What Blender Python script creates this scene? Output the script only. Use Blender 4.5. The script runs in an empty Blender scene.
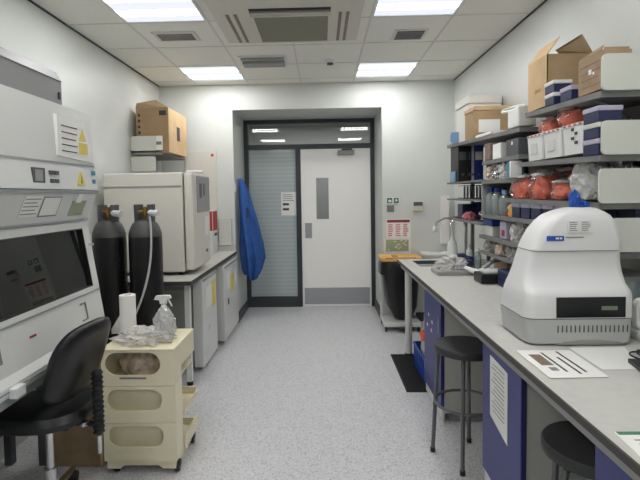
import bpy, bmesh, math, random
from mathutils import Vector, Matrix, noise
S = bpy.context.scene
COL = S.collection
PI = math.pi

# ------------------------------------------------------------------ materials
def lin(c):
    out = []
    for v in c:
        v /= 255.0
        out.append(v / 12.92 if v <= .04045 else ((v + .055) / 1.055) ** 2.4)
    return (*out, 1)

def mat(name, c, rough=.5, metal=0, spec=.5, var=0, scale=30, bump=0, bscale=80, trans=0, alpha=1, coat=0):
    m = bpy.data.materials.new(name); m.use_nodes = True
    n, l = m.node_tree.nodes, m.node_tree.links
    b = n['Principled BSDF']
    b.inputs['Base Color'].default_value = lin(c)
    b.inputs['Roughness'].default_value = rough
    b.inputs['Metallic'].default_value = metal
    b.inputs['Specular IOR Level'].default_value = spec
    b.inputs['Coat Weight'].default_value = coat
    b.inputs['Alpha'].default_value = alpha
    if trans: b.inputs['Transmission Weight'].default_value = trans
    tc = n.new('ShaderNodeTexCoord')
    if var:
        nz = n.new('ShaderNodeTexNoise'); nz.inputs['Scale'].default_value = scale; nz.inputs['Detail'].default_value = 4
        l.new(tc.outputs['Object'], nz.inputs['Vector'])
        r = n.new('ShaderNodeValToRGB')
        r.color_ramp.elements[0].position = .35; r.color_ramp.elements[1].position = .65
        a = lin([max(0, v * (1 - var)) for v in c]); d = lin([min(255, v * (1 + var)) for v in c])
        r.color_ramp.elements[0].color = a; r.color_ramp.elements[1].color = d
        l.new(nz.outputs['Fac'], r.inputs['Fac']); l.new(r.outputs['Color'], b.inputs['Base Color'])
    if bump:
        nb = n.new('ShaderNodeTexNoise'); nb.inputs['Scale'].default_value = bscale
        l.new(tc.outputs['Object'], nb.inputs['Vector'])
        bp = n.new('ShaderNodeBump'); bp.inputs['Strength'].default_value = bump; bp.inputs['Distance'].default_value = .01
        l.new(nb.outputs['Fac'], bp.inputs['Height']); l.new(bp.outputs['Normal'], b.inputs['Normal'])
    return m

def emis(name, c, s):
    m = bpy.data.materials.new(name); m.use_nodes = True
    n, l = m.node_tree.nodes, m.node_tree.links
    n.remove(n['Principled BSDF']); e = n.new('ShaderNodeEmission')
    e.inputs[0].default_value = lin(c); e.inputs[1].default_value = s
    l.new(e.outputs[0], n['Material Output'].inputs[0]); return m

def film(name, tint, tr, diff=(235, 235, 235), dmix=.25, rough=.12, bump=0):
    """thin clear plastic or glass: see-through + a little diffuse + fresnel gloss"""
    m = bpy.data.materials.new(name); m.use_nodes = True
    n, l = m.node_tree.nodes, m.node_tree.links
    n.remove(n['Principled BSDF'])
    t = n.new('ShaderNodeBsdfTransparent'); t.inputs[0].default_value = lin(tint)
    d = n.new('ShaderNodeBsdfDiffuse'); d.inputs[0].default_value = lin(diff)
    g = n.new('ShaderNodeBsdfGlossy'); g.inputs['Roughness'].default_value = rough; g.inputs[0].default_value = (1, 1, 1, 1)
    m1 = n.new('ShaderNodeMixShader'); m1.inputs[0].default_value = dmix
    l.new(t.outputs[0], m1.inputs[1]); l.new(d.outputs[0], m1.inputs[2])
    fr = n.new('ShaderNodeFresnel'); fr.inputs[0].default_value = tr
    m2 = n.new('ShaderNodeMixShader'); l.new(fr.outputs[0], m2.inputs[0])
    l.new(m1.outputs[0], m2.inputs[1]); l.new(g.outputs[0], m2.inputs[2])
    if bump:
        tc = n.new('ShaderNodeTexCoord'); nb = n.new('ShaderNodeTexNoise'); nb.inputs['Scale'].default_value = 45
        l.new(tc.outputs['Object'], nb.inputs['Vector'])
        bp = n.new('ShaderNodeBump'); bp.inputs['Strength'].default_value = bump; bp.inputs['Distance'].default_value = .02
        l.new(nb.outputs['Fac'], bp.inputs['Height'])
        l.new(bp.outputs[0], g.inputs['Normal']); l.new(bp.outputs[0], fr.inputs['Normal']); l.new(bp.outputs[0], d.inputs['Normal'])
    l.new(m2.outputs[0], n['Material Output'].inputs[0]); return m

def floor_mat():
    m = mat('speckled_vinyl', (178, 178, 180), .36, spec=.45)
    n, l = m.node_tree.nodes, m.node_tree.links; b = n['Principled BSDF']
    tc = n.new('ShaderNodeTexCoord')
    v = n.new('ShaderNodeTexVoronoi'); v.inputs['Scale'].default_value = 170
    l.new(tc.outputs['Object'], v.inputs['Vector'])
    sep = n.new('ShaderNodeSeparateColor'); l.new(v.outputs['Color'], sep.inputs[0])
    r = n.new('ShaderNodeValToRGB'); r.color_ramp.interpolation = 'CONSTANT'
    e = r.color_ramp.elements; e[0].position = 0; e[0].color = lin((172, 172, 176)); e[1].position = .16; e[1].color = lin((211, 211, 213))
    k = e.new(.62); k.color = lin((203, 203, 206)); k = e.new(.9); k.color = lin((220, 220, 222))
    l.new(sep.outputs[0], r.inputs['Fac']); l.new(r.outputs['Color'], b.inputs['Base Color'])
    return m

def stripe_mat():
    m = film('frosted_stripe_glass', (205, 214, 214), 1.5, (196, 206, 206), .75, .05)
    n, l = m.node_tree.nodes, m.node_tree.links
    tc = n.new('ShaderNodeTexCoord'); sx = n.new('ShaderNodeSeparateXYZ'); l.new(tc.outputs['Object'], sx.inputs[0])
    w = n.new('ShaderNodeMath'); w.operation = 'MULTIPLY'; w.inputs[1].default_value = 1 / .052; l.new(sx.outputs['Z'], w.inputs[0])
    f = n.new('ShaderNodeMath'); f.operation = 'FRACT'; l.new(w.outputs[0], f.inputs[0])
    g = n.new('ShaderNodeMath'); g.operation = 'GREATER_THAN'; g.inputs[1].default_value = .28; l.new(f.outputs[0], g.inputs[0])
    mr = n.new('ShaderNodeMapRange'); mr.inputs[3].default_value = .80; mr.inputs[4].default_value = .70; l.new(g.outputs[0], mr.inputs[0])
    mx = [x for x in n if x.type == 'MIX_SHADER'][0]; l.new(mr.outputs[0], mx.inputs[0])
    return m

M = dict(
    wall=mat('wall_paint', (208, 211, 207), .42, var=.01, scale=2, bump=.04, bscale=120),
    ceil=mat('ceiling_tile', (236, 235, 228), .8, var=.012, scale=60, bump=.08, bscale=200),
    tbar=mat('tile_grid', (216, 215, 209), .6),
    skirt=mat('dark_skirting', (62, 66, 70), .5),
    floor=floor_mat(),
    frame=mat('charcoal_frame', (50, 55, 61), .4),
    door=mat('door_white', (243, 242, 238), .45),
    steel=mat('brushed_steel', (172, 173, 174), .35, metal=.9, var=.03, scale=8),
    kick=mat('kick_plate', (164, 166, 168), .4, metal=.35),
    chrome=mat('chrome', (210, 210, 212), .15, metal=1),
    grey=mat('grey_metal', (122, 122, 122), .45),
    dgrey=mat('dark_grey_metal', (82, 84, 88), .5),
    shelf=mat('shelf_grey', (118, 118, 117), .55, var=.04, scale=12),
    shelf_end=mat('shelf_end_panel', (205, 207, 198), .5),
    light=emis('tube_glow', (252, 251, 250), 27.0),
    light2=emis('diffuser_glow', (232, 236, 252), .95),
    white=mat('white_plastic', (225, 226, 224), .35),
    white_m=mat('white_enamel', (220, 221, 218), .35, coat=.2),
    beige=mat('beige_enamel', (214, 210, 200), .4),
    hood=mat('hood_enamel', (212, 213, 210), .4),
    hoodline=mat('hood_edge_grey', (140, 145, 147), .5),
    cream=mat('cream_plastic', (232, 224, 194), .38),
    cream_in=mat('cream_plastic_inner_lit', (244, 236, 206), .45),  # same cream made paler so the trolley recess looks lit
    black=mat('black_plastic', (24, 25, 27), .4),
    bfab=mat('black_vinyl', (20, 21, 23), .38, bump=.1, bscale=90),
    rubber=mat('rubber', (32, 32, 34), .8),
    card=mat('cardboard', (168, 142, 108), .85, var=.03, scale=9),
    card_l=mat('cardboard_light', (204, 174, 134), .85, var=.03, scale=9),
    card_d=mat('cardboard_grey', (160, 136, 108), .85, var=.05, scale=14),
    ink=mat('print_ink', (60, 58, 56), .7),
    inkg=mat('print_grey', (130, 130, 130), .7),
    paper=mat('paper', (232, 232, 228), .7),
    paper_d=mat('paper_shaded_print', (205, 206, 202), .7),
    yellow=mat('yellow_print', (224, 204, 104), .6),
    red=mat('red_print', (172, 52, 50), .6),
    maroon=mat('maroon_print', (140, 50, 62), .6),
    green=mat('green_print', (60, 120, 88), .6),
    olive=mat('pale_green_print', (150, 162, 132), .7),
    bench=mat('worktop_laminate', (196, 195, 189), .45, var=.015, scale=25),
    edge=mat('worktop_edge', (66, 64, 60), .5),
    rail=mat('bench_rail', (150, 150, 148), .4, metal=.4),
    cabg=mat('cabinet_grey', (196, 195, 188), .55),
    blue=mat('cabinet_blue', (54, 60, 122), .42),
    blued=mat('cabinet_blue_edge', (38, 42, 92), .45),
    navy=mat('navy_plastic', (34, 42, 78), .4),
    lav=mat('lavender_lid', (178, 172, 192), .4),
    coat=mat('blue_coat', (42, 86, 152), .85, var=.06, scale=7, bump=.2, bscale=18),
    bluep=mat('blue_plastic', (30, 84, 170), .4),
    crate=mat('crate_blue', (28, 66, 150), .45),
    binder=mat('binder_blue', (26, 52, 130), .5),
    binbag=mat('black_bin_bag', (18, 18, 22), .28, bump=.6, bscale=26),
    orange=mat('orange_caps', (246, 98, 48), .5, var=.12, scale=40),
    yellowlid=mat('yellow_lid', (226, 172, 92), .5, var=.06, scale=20),
    seat=mat('stool_seat', (52, 54, 54), .5, bump=.05, bscale=60),
    stoolm=mat('stool_grey_tube', (104, 106, 108), .4, metal=.3),
    mach=mat('machine_white', (222, 222, 222), .38),
    mach2=mat('machine_lower_grey', (186, 188, 187), .4),
    disp=mat('display_black', (20, 22, 26), .18),
    lcd=mat('lcd_text', (120, 130, 112), .5),
    matb=mat('black_mat', (40, 41, 42), .85, bump=.8, bscale=150),
    cylb=mat('cylinder_black', (18, 19, 21), .32, bump=.35, bscale=70),
    cylg=mat('cylinder_grey', (74, 75, 74), .5, var=.08, scale=20),
    brass=mat('brass', (150, 116, 62), .4, metal=.8),
    hose=mat('grey_hose', (188, 190, 190), .4),
    bag=film('clear_plastic_bag', (252, 252, 252), 1.45, (250, 250, 250), .36, .14, .6),
    bag_o=film('thin_clear_bag', (255, 255, 255), 1.4, (250, 250, 250), .08, .15, .6),
    bag2=film('milky_plastic_bag', (248, 248, 248), 1.45, (240, 239, 236), .6, .2, .6),
    tintbag=mat('wrapped_stock', (206, 188, 172), .35, var=.18, scale=18, bump=.7, bscale=30),
    foil=mat('foil', (196, 196, 196), .25, metal=.85, bump=1.0, bscale=30),
    glass=film('window_glass', (222, 224, 224), 1.52, (120, 124, 124), .08, .01),
    hoodglass=film('hood_sash_glass', (96, 104, 104), 1.5, (46, 50, 50), .35, .02),
    stripe=stripe_mat(),
    bottle=film('bottle_clear', (226, 238, 236), 1.45, (196, 208, 206), .35, .08),
    bottle_w=mat('bottle_white', (226, 228, 226), .4, spec=.4),
    inner=mat('chamber_steel', (140, 144, 144), .4, metal=.5),
    ac=mat('air_unit_white', (212, 209, 198), .5),
    acg=mat('air_unit_grille', (142, 140, 124), .7, bump=.7, bscale=220),
    corr=mat('corridor_paint', (190, 190, 184), .6),
    thermo=mat('thermostat_beige', (205, 200, 180), .5),
    pink=mat('pink_print', (206, 130, 140), .6),
    teal=mat('teal_print', (60, 134, 160), .5),
    sealblue=mat('blue_translucent', (126, 166, 200), .3),
    brown=mat('brown_smoke_plastic', (120, 100, 88), .4, var=.1),
    mid=mat('mid_grey_plastic', (150, 150, 148), .45),
    foam=mat('foam_white', (232, 230, 224), .7, bump=.1, bscale=90),
)

# ------------------------------------------------------------------ mesh builder
class G:
    def __init__(s): s.b = bmesh.new()
    def quadbox(s, P):   # 8 points, bottom ring then top ring
        v = [s.b.verts.new(p) for p in P]
        for f in ((3, 2, 1, 0), (4, 5, 6, 7), (0, 1, 5, 4), (1, 2, 6, 5), (2, 3, 7, 6), (3, 0, 4, 7)):
            s.b.faces.new([v[i] for i in f])
        return s
    def box(s, x0, x1, y0, y1, z0, z1, bev=0):
        t = bmesh.new()
        v = [t.verts.new(p) for p in ((x0, y0, z0), (x1, y0, z0), (x1, y1, z0), (x0, y1, z0), (x0, y0, z1), (x1, y0, z1), (x1, y1, z1), (x0, y1, z1))]
        for f in ((3, 2, 1, 0), (4, 5, 6, 7), (0, 1, 5, 4), (1, 2, 6, 5), (2, 3, 7, 6), (3, 0, 4, 7)): t.faces.new([v[i] for i in f])
        if bev:
            bmesh.ops.bevel(t, geom=t.edges[:], offset=bev, segments=2, affect='EDGES', profile=.6)
        s._merge(t); return s
    def _merge(s, t, mw=None):
        me = bpy.data.meshes.new('t'); t.to_mesh(me); t.free()
        if mw: me.transform(mw)
        s.b.from_mesh(me); bpy.data.meshes.remove(me)
    def rot(s, ang, axis='Z', c=(0, 0, 0)):
        c = Vector(c); mt = Matrix.Translation(c) @ Matrix.Rotation(ang, 4, axis) @ Matrix.Translation(-c)
        bmesh.ops.transform(s.b, matrix=mt, verts=s.b.verts[:]); return s
    def move(s, x, y, z):
        bmesh.ops.translate(s.b, vec=Vector((x, y, z)), verts=s.b.verts[:]); return s
    def tube(s, pts, r, n=10, closed=False):
        pts = [Vector(p) for p in pts]; N = len(pts); rings = []
        up = None
        for i, p in enumerate(pts):
            if closed: d = pts[(i + 1) % N] - pts[i - 1]
            else: d = pts[min(i + 1, N - 1)] - pts[max(i - 1, 0)]
            d.normalize()
            if up is None:
                up = Vector((0, 0, 1)) if abs(d.z) < .9 else Vector((1, 0, 0))
            a = d.cross(up).normalized(); up = a.cross(d).normalized()
            rr = r[i] if isinstance(r, (list, tuple)) else r
            rings.append([s.b.verts.new(p + rr * (math.cos(t * 2 * PI / n) * a + math.sin(t * 2 * PI / n) * up)) for t in range(n)])
        for i in range(N if closed else N - 1):
            A, B = rings[i], rings[(i + 1) % N]
            for t in range(n): s.b.faces.new((A[t], A[(t + 1) % n], B[(t + 1) % n], B[t]))
        if not closed:
            s.b.faces.new(rings[0][::-1]); s.b.faces.new(rings[-1])
        return s
    def cyl(s, x, y, z0, z1, r, r1=None, n=20): return s.lathe(x, y, [(r, z0), (r if r1 is None else r1, z1)], n)
    def lathe(s, x, y, prof, n=24, cap=True):
        R = []
        for r, z in prof: R.append([s.b.verts.new((x + r * math.cos(t * 2 * PI / n), y + r * math.sin(t * 2 * PI / n), z)) for t in range(n)])
        for A, B in zip(R, R[1:]):
            for t in range(n): s.b.faces.new((A[t], A[(t + 1) % n], B[(t + 1) % n], B[t]))
        if cap: s.b.faces.new(R[0][::-1]); s.b.faces.new(R[-1])
        return s
    def prism(s, poly, axis, a, b):
        """poly of 2D points; axis 'x': (y,z), 'y': (x,z), 'z': (x,y)"""
        def P(u, v, w): return {'x': (w, u, v), 'y': (u, w, v), 'z': (u, v, w)}[axis]
        A = [s.b.verts.new(P(u, v, a)) for u, v in poly]; B = [s.b.verts.new(P(u, v, b)) for u, v in poly]
        s.b.faces.new(A[::-1]); s.b.faces.new(B); n = len(poly)
        for i in range(n): s.b.faces.new((A[i], A[(i + 1) % n], B[(i + 1) % n], B[i]))
        return s
    def loft(s, rings, cap=True):
        R = [[s.b.verts.new(p) for p in r] for r in rings]; n = len(R[0])
        for A, B in zip(R, R[1:]):
            for t in range(n): s.b.faces.new((A[t], A[(t + 1) % n], B[(t + 1) % n], B[t]))
        if cap: s.b.faces.new(R[0][::-1]); s.b.faces.new(R[-1])
        return s
    def holed(s, outer, hole, axis, a, b):
        """flat plate with one hole, thickness a..b"""
        def P(u, v, w): return {'x': (w, u, v), 'y': (u, w, v), 'z': (u, v, w)}[axis]
        t = bmesh.new(); es = []
        for loop in (outer, hole):
            vs = [t.verts.new(P(u, v, a)) for u, v in loop]
            es += [t.edges.new((vs[i], vs[(i + 1) % len(vs)])) for i in range(len(vs))]
        bmesh.ops.triangle_fill(t, use_beauty=True, edges=es)
        r = bmesh.ops.extrude_face_region(t, geom=t.faces[:])
        d = Vector(P(0, 0, b - a))
        bmesh.ops.translate(t, vec=d, verts=[g for g in r['geom'] if isinstance(g, bmesh.types.BMVert)])
        s._merge(t); return s
    def lump(s, c, size, seed, amp=.35, sub=3, freq=2.2, flat=True):
        t = bmesh.new(); bmesh.ops.create_icosphere(t, subdivisions=sub, radius=1)
        o = Vector((seed * 7.3, seed * 3.1, seed * 1.7))
        for v in t.verts:
            k = 1 + amp * noise.noise(v.co * freq + o) + amp * .5 * noise.noise(v.co * freq * 2.7 + o)
            p = v.co * k
            if flat and p.z < -.62: p.z = -.62
            v.co = Vector((c[0] + p.x * size[0], c[1] + p.y * size[1], c[2] + (p.z + (.62 if flat else 0)) * size[2]))
        s._merge(t); return s
    def build(s, name, m, parent=None, smooth=False, ang=40):
        bmesh.ops.recalc_face_normals(s.b, faces=s.b.faces[:])
        off = Vector((0, 0, 0))
        if parent:
            q = parent
            while q: off += q.location; q = q.parent
        else:
            xs = [v.co for v in s.b.verts]
            lo = Vector([min(c[i] for c in xs) for i in range(3)]); hi = Vector([max(c[i] for c in xs) for i in range(3)])
            off = Vector(((lo.x + hi.x) / 2, (lo.y + hi.y) / 2, lo.z))
        bmesh.ops.translate(s.b, vec=-off, verts=s.b.verts[:])
        me = bpy.data.meshes.new(name); s.b.to_mesh(me); s.b.free()
        me.materials.append(m)
        o = bpy.data.objects.new(name, me); COL.objects.link(o)
        if parent: o.parent = parent
        else: o.location = off
        if smooth:
            me.polygons.foreach_set('use_smooth', [True] * len(me.polygons))
            me.set_sharp_from_angle(angle=math.radians(ang))
        return o

def tag(o, label, cat, group=None, kind=None):
    if label: o['label'] = label
    if cat: o['category'] = cat
    if group: o['group'] = group
    if kind: o['kind'] = kind
    return o
def thing(name, label, cat, loc=(0, 0, 0), group=None):
    o = bpy.data.objects.new(name, None); COL.objects.link(o); o.location = loc; o.empty_display_size = .05
    return tag(o, label, cat, group)
def struct(g, name, m, parent=None):
    o = g.build(name, m, parent)
    if not parent: o['kind'] = 'structure'
    return o
def dup(root, loc, label, rz=None, group=None):
    r = root.copy(); COL.objects.link(r); r.location = loc; r['label'] = label
    if rz is not None: r.rotation_euler.z = rz
    if group: r['group'] = group
    for ch in list(root.children):
        c = ch.copy(); COL.objects.link(c); c.parent = r
        for g in list(ch.children):
            d = g.copy(); COL.objects.link(d); d.parent = c
    return r
def stadium(x0, x1, z0, z1, n=8):
    r = (z1 - z0) / 2; c = (z0 + z1) / 2; P = []
    for i in range(n + 1):
        a = -PI / 2 + PI * i / n; P.append((x1 - r + r * math.cos(a), c + r * math.sin(a)))
    for i in range(n + 1):
        a = PI / 2 + PI * i / n; P.append((x0 + r + r * math.cos(a), c + r * math.sin(a)))
    return P
def rrect(x0, x1, y0, y1, r, n=4):
    P = []
    for cx, cy, a0 in ((x1 - r, y0 + r, -PI / 2), (x1 - r, y1 - r, 0), (x0 + r, y1 - r, PI / 2), (x0 + r, y0 + r, PI)):
        for i in range(n + 1):
            a = a0 + PI / 2 * i / n; P.append((cx + r * math.cos(a), cy + r * math.sin(a)))
    return P
def bars(g, axis, fixed, thick, u0, u1, v0, v1, rows, h=.35, seed=0, ragged=.3):
    """printed lines: rows of thin bars on a plane facing an axis"""
    rd = random.Random(seed); dv = (v1 - v0) / rows
    for i in range(rows):
        a = v0 + dv * i + dv * .3; e = u1 - (u1 - u0) * ragged * rd.random()
        if axis == 'x': g.box(*sorted((fixed, fixed + thick)), u0, e, a, a + dv * h)
        elif axis == 'y': g.box(u0, e, *sorted((fixed, fixed + thick)), a, a + dv * h)
        else: g.box(u0, e, a, a + dv * h, *sorted((fixed, fixed + thick)))
    return g

XL, XR, YB, YD, CZ = -1.81, 1.49, 5.42, 6.2, 2.70
YN = -1.9
# ================================================================== SETTING
struct(G().box(XL - .1, XR + .1, YN - .1, 8.3, -.1, 0), 'floor', M['floor'])
struct(G().box(XL - .1, XR + .1, YN - .1, YB + .05, CZ, CZ + .1), 'ceiling', M['ceil'])
struct(G().box(XL - .1, XL, YN - .1, YB + .1, 0, CZ), 'wall_left', M['wall'])
struct(G().box(XR, XR + .1, YN - .1, YB + .1, 0, CZ), 'wall_right', M['wall'])
struct(G().box(XL, XR, YN - .1, YN, 0, CZ), 'wall_front', M['wall'])
struct(G().box(XL, -.985, YB, YD + .06, 0, CZ).box(.685, XR, YB, YD + .06, 0, CZ).box(-.985, .685, YB, YD + .06, 2.415, CZ), 'wall_back', M['wall'])
g = G()
for k in range(6):
    x = -1.37 + .58 * k
    if x < XR: g.box(x - .008, x + .008, YN, YB, CZ - .003, CZ + .001)
for k in range(13):
    y = 5.21 - .58 * k
    if y > YN: g.box(XL, XR, y - .008, y + .008, CZ - .003, CZ + .001)
struct(g, 'trim_1', M['tbar'])
struct(G().box(XL, XL + .008, YN, YB, CZ - .012, CZ), 'trim_2', M['skirt'])  # shadow-gap trim left and right, its shade line drawn as a dark strip
struct(G().box(XR - .008, XR, YN, YB, CZ - .012, CZ), 'trim_3', M['skirt'])
struct(G().box(XL, XR, YB - .008, YB, CZ - .01, CZ), 'trim_4', M['tbar'])
struct(G().box(-.985, -.965, YB - .0, YD, 0, .1).box(XL, -.985, YB - .015, YB, 0, .1), 'baseboard_left', M['skirt'])
struct(G().box(.665, .685, YB, YD, 0, .1).box(.685, XR, YB - .015, YB, 0, .1), 'baseboard_right', M['skirt'])
# corridor
struct(G().box(-3.2, 3.2, 8.0, 8.1, 0, 2.6), 'wall_corridor', M['corr'])
struct(G().box(-3.2, 3.2, YD + .06, 8.1, 2.6, 2.7), 'ceiling_corridor', M['corr'])
struct(G().box(-3.3, -3.2, YD + .06, 8.1, 0, 2.6).box(3.2, 3.3, YD + .06, 8.1, 0, 2.6).box(-3.2, XL, YD, YD + .06, 0, 2.7).box(XR, 3.2, YD, YD + .06, 0, 2.7), 'wall_corridor_side', M['corr'])
struct(G().box(-3.2, 3.2, YD + .07, 8.1, -.12, -.001), 'floor_corridor', M['floor'])
# door frame, sidelight, transom, door
F = struct(G().box(-.985, -.93, YD - .03, YD + .05, 0, 2.415).box(.635, .685, YD - .03, YD + .05, 0, 2.415)
           .box(-.93, .635, YD - .03, YD + .05, 2.365, 2.415).box(-.93, .635, YD - .03, YD + .05, 2.04, 2.10)
           .box(-.325, -.262, YD - .03, YD + .05, 0, 2.04).box(-.93, -.325, YD - .03, YD + .05, 0, .135), 'trim_5', M['frame'])
W = struct(G().box(-.93, .635, YD, YD + .012, 2.10, 2.365), 'window_1', M['glass'])
W2 = struct(G().box(-.93, -.325, YD, YD + .012, .135, 2.04), 'window_2', M['stripe'])
D = struct(G().holed([(-.258, .004), (.631, .004), (.631, 2.035), (-.258, 2.035)], [(-.065, 1.136), (-.065, 1.667), (.094, 1.667), (.094, 1.136)], 'y', YD - .018, YD + .03), 'door_1', M['door'])
G().box(-.065, .094, YD, YD + .008, 1.136, 1.667).build('vision_pane', M['glass'], D)
G().holed([(-.078, 1.123), (.107, 1.123), (.107, 1.68), (-.078, 1.68)], [(-.065, 1.136), (.094, 1.136), (.094, 1.667), (-.065, 1.667)], 'y', YD - .024, YD - .018).build('vision_panel_bead', M['door'], D)
G().box(-.215, -.128, YD - .024, YD - .018, .893, 1.09, .002).build('push_plate', M['steel'], D)
G().box(-.235, .612, YD - .022, YD - .018, .03, .245).build('kick_plate', M['kick'], D)
c = G().box(.215, .425, YD - .075, YD - .018, 1.955, 2.01, .006).build('door_closer', M['mid'], D)
G().box(.27, .4, YD - .1, YD - .03, 2.015, 2.03).build('closer_arm', M['dgrey'], c)
# notice taped to the sidelight
t = thing('notice_sheet', 'white notice sheet taped inside the glazed side panel beside the door', 'notice', (-.42, YD - .006, 1.19))
G().box(-.52, -.325, YD - .004, YD - .001, 1.19, 1.49).build('paper_sheet', M['paper'], t)
G().box(-.5, -.42, YD - .007, YD - .004, 1.255, 1.285).box(-.5, -.42, YD - .007, YD - .004, 1.32, 1.35).build('printed_block', M['ink'], t)
bars(G(), 'y', YD - .004, -.002, -.5, -.345, 1.37, 1.47, 4, seed=3).build('printed_text', M['inkg'], t)
# tape dots on floor at threshold are marks on the frame
# ================================================================== CEILING FITTINGS
def make_light(x, y, label):
    t = thing('ceiling_light', label, 'light', (x, y, CZ), 'recessed square ceiling lights')
    a = .275
    g = G()
    for X0, X1, Y0, Y1 in ((-a - .012, a + .012, -a - .012, -a), (-a - .012, a + .012, a, a + .012), (-a - .012, -a, -a, a), (a, a + .012, -a, a)):
        g.box(x + X0, x + X1, y + Y0, y + Y1, CZ - .008, CZ)
    g.build('light_frame', M['white'], t)
    G().box(x - a, x + a, y - a, y + a, CZ - .004, CZ - .001).build('diffuser_panel', M['light2'], t)
    for s in (-1, 1):
        G().box(x - a + .01, x + a - .01, y + s * .12 - .05, y + s * .12 + .05, CZ - .007, CZ - .004).build('light_strip', M['light'], t)
    return t
L0 = make_light(-1.08, 4.92, 'square twin-strip ceiling light nearest the back wall, on the left')
dup(L0, (.66, 4.92, CZ), 'square twin-strip ceiling light nearest the back wall, on the right')
dup(L0, (-1.08, 3.16, CZ), 'square twin-strip ceiling light left of the air conditioning unit')
dup(L0, (.66, 3.16, CZ), 'square twin-strip ceiling light right of the air conditioning unit')
dup(L0, (-1.08, 1.42, CZ), 'square ceiling light above the white safety cabinet')
dup(L0, (.66, 1.42, CZ), 'square ceiling light above the bench with the white machine')
dup(L0, (-1.08, -.6, CZ), 'square ceiling light at the near end, left')
dup(L0, (.66, -.6, CZ), 'square ceiling light at the near end, right')

t = thing('air_conditioning_cassette', 'large beige ceiling cassette air conditioner with grey centre grille', 'air conditioner', (-.2, 3.43, CZ))
ax0, ax1, ay0, ay1 = -.73, .30, 2.92, 3.94
G().box(ax0, ax1, ay0, ay1, CZ - .012, CZ, .004).box(ax0 + .1, ax1 - .1, ay0 + .1, ay1 - .04, CZ - .03, CZ - .012, .008).build('casing', M['ac'], t)
G().box(-.445, .065, 3.32, 3.85, CZ - .036, CZ - .03).build('intake_grille', M['acg'], t)
G().holed([(-.465, 3.3), (.085, 3.3), (.085, 3.87), (-.465, 3.87)], [(-.445, 3.32), (.065, 3.32), (.065, 3.85), (-.445, 3.85)], 'z', CZ - .04, CZ - .03).build('grille_frame', M['ac'], t)
G().box(-.46, .08, 3.19, 3.265, CZ - .034, CZ - .029).build('air_slot', M['black'], t)
G().box(-.46, .08, 3.222, 3.236, CZ - .045, CZ - .034).build('slot_vane', M['mid'], t)
for xx in (-.63, -.575, .135, .185):
    o = G().box(xx, xx + .022, 3.28, 3.86, CZ - .034, CZ - .029).build('side_louvre', M['brown'], t)
# small vents
t = thing('ceiling_vent', 'small rectangular ceiling vent left of the air conditioner, beside the left lights', 'vent', (-1.1, 3.78, CZ))
G().box(-1.27, -.94, 3.66, 3.88, CZ - .008, CZ, .002).build('vent_frame', M['tbar'], t)
g = G().box(-1.24, -.97, 3.70, 3.84, CZ - .01, CZ - .008)
g.build('vent_core', M['grey'], t)
g = G()
for i in range(5): g.box(-1.24, -.97, 3.71 + i * .028, 3.716 + i * .028, CZ - .016, CZ - .01)
g.build('vent_slats', M['mid'], t)
t = thing('ceiling_vent', 'small grey ceiling vent between the two right-hand lights', 'vent', (.7, 3.87, CZ))
G().box(.58, .84, 3.74, 3.99, CZ - .006, CZ, .002).build('vent_frame', M['tbar'], t)
G().box(.605, .815, 3.77, 3.96, CZ - .009, CZ - .006).build('vent_core', M['dgrey'], t)
g = G()
for i in range(6): g.box(.605, .815, 3.78 + i * .03, 3.788 + i * .03, CZ - .012, CZ - .009)
g.build('vent_slats', M['grey'], t)
t = thing('emergency_luminaire', 'white rectangular fitting with ribbed diffuser behind the air conditioner', 'light fitting', (-.52, 4.46, CZ))
G().box(-.73, -.30, 4.33, 4.64, CZ - .012, CZ, .003).build('base_plate', M['white'], t)
G().box(-.71, -.32, 4.46, 4.6, CZ - .04, CZ - .012, .01).build('lamp_cover', M['mid'], t)
G().box(-.71, -.32, 4.36, 4.41, CZ - .03, CZ - .012, .006).build('cover_strip', M['mid'], t)
t = thing('smoke_detector', 'round white smoke detector on the ceiling tile near the back', 'smoke detector', (.1, 4.52, CZ))
G().lathe(.1, 4.52, [(.052, CZ), (.052, CZ - .012), (.04, CZ - .03), (.02, CZ - .036)]).build('housing', M['white'], t, True)
G().lathe(.1, 4.52, [(.03, CZ - .03), (.03, CZ - .046), (.01, CZ - .05)]).build('sensor', M['dgrey'], t, True)

# ================================================================== SAFETY CABINET (left)
Y0, Y1 = 1.35, 2.6
t = thing('biosafety_cabinet', 'large off-white biosafety cabinet with dark sloping glass sash against the left wall', 'safety cabinet', (-1.5, 2.0, 0))
up = G().prism([(-1.795, 1.49), (-1.222, 1.496), (-1.238, 1.62), (-1.252, 1.905), (-1.795, 1.905)], 'y', Y0, Y1).build('upper_housing', M['hood'], t)
G().prism([(-1.238, 1.618), (-1.234, 1.618), (-1.2355, 1.626), (-1.240, 1.626)], 'y', Y0, Y1).build('panel_seam', M['hoodline'], up)
G().prism([(-1.216, 1.478), (-1.216, 1.492), (-1.25, 1.496), (-1.25, 1.478)], 'y', Y0, Y1).build('trim_rail', M['hoodline'], up)
cn = G().prism([(-1.795, 1.344), (-1.283, 1.344), (-1.224, 1.48), (-1.795, 1.49)], 'y', Y0, Y1 - .005).build('canopy', M['hood'], t)
G().prism([(-1.30, 1.33), (-1.276, 1.335), (-1.28, 1.344), (-1.30, 1.344)], 'y', Y0, Y1 - .005).build('canopy_lip', M['hoodline'], cn)
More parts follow.
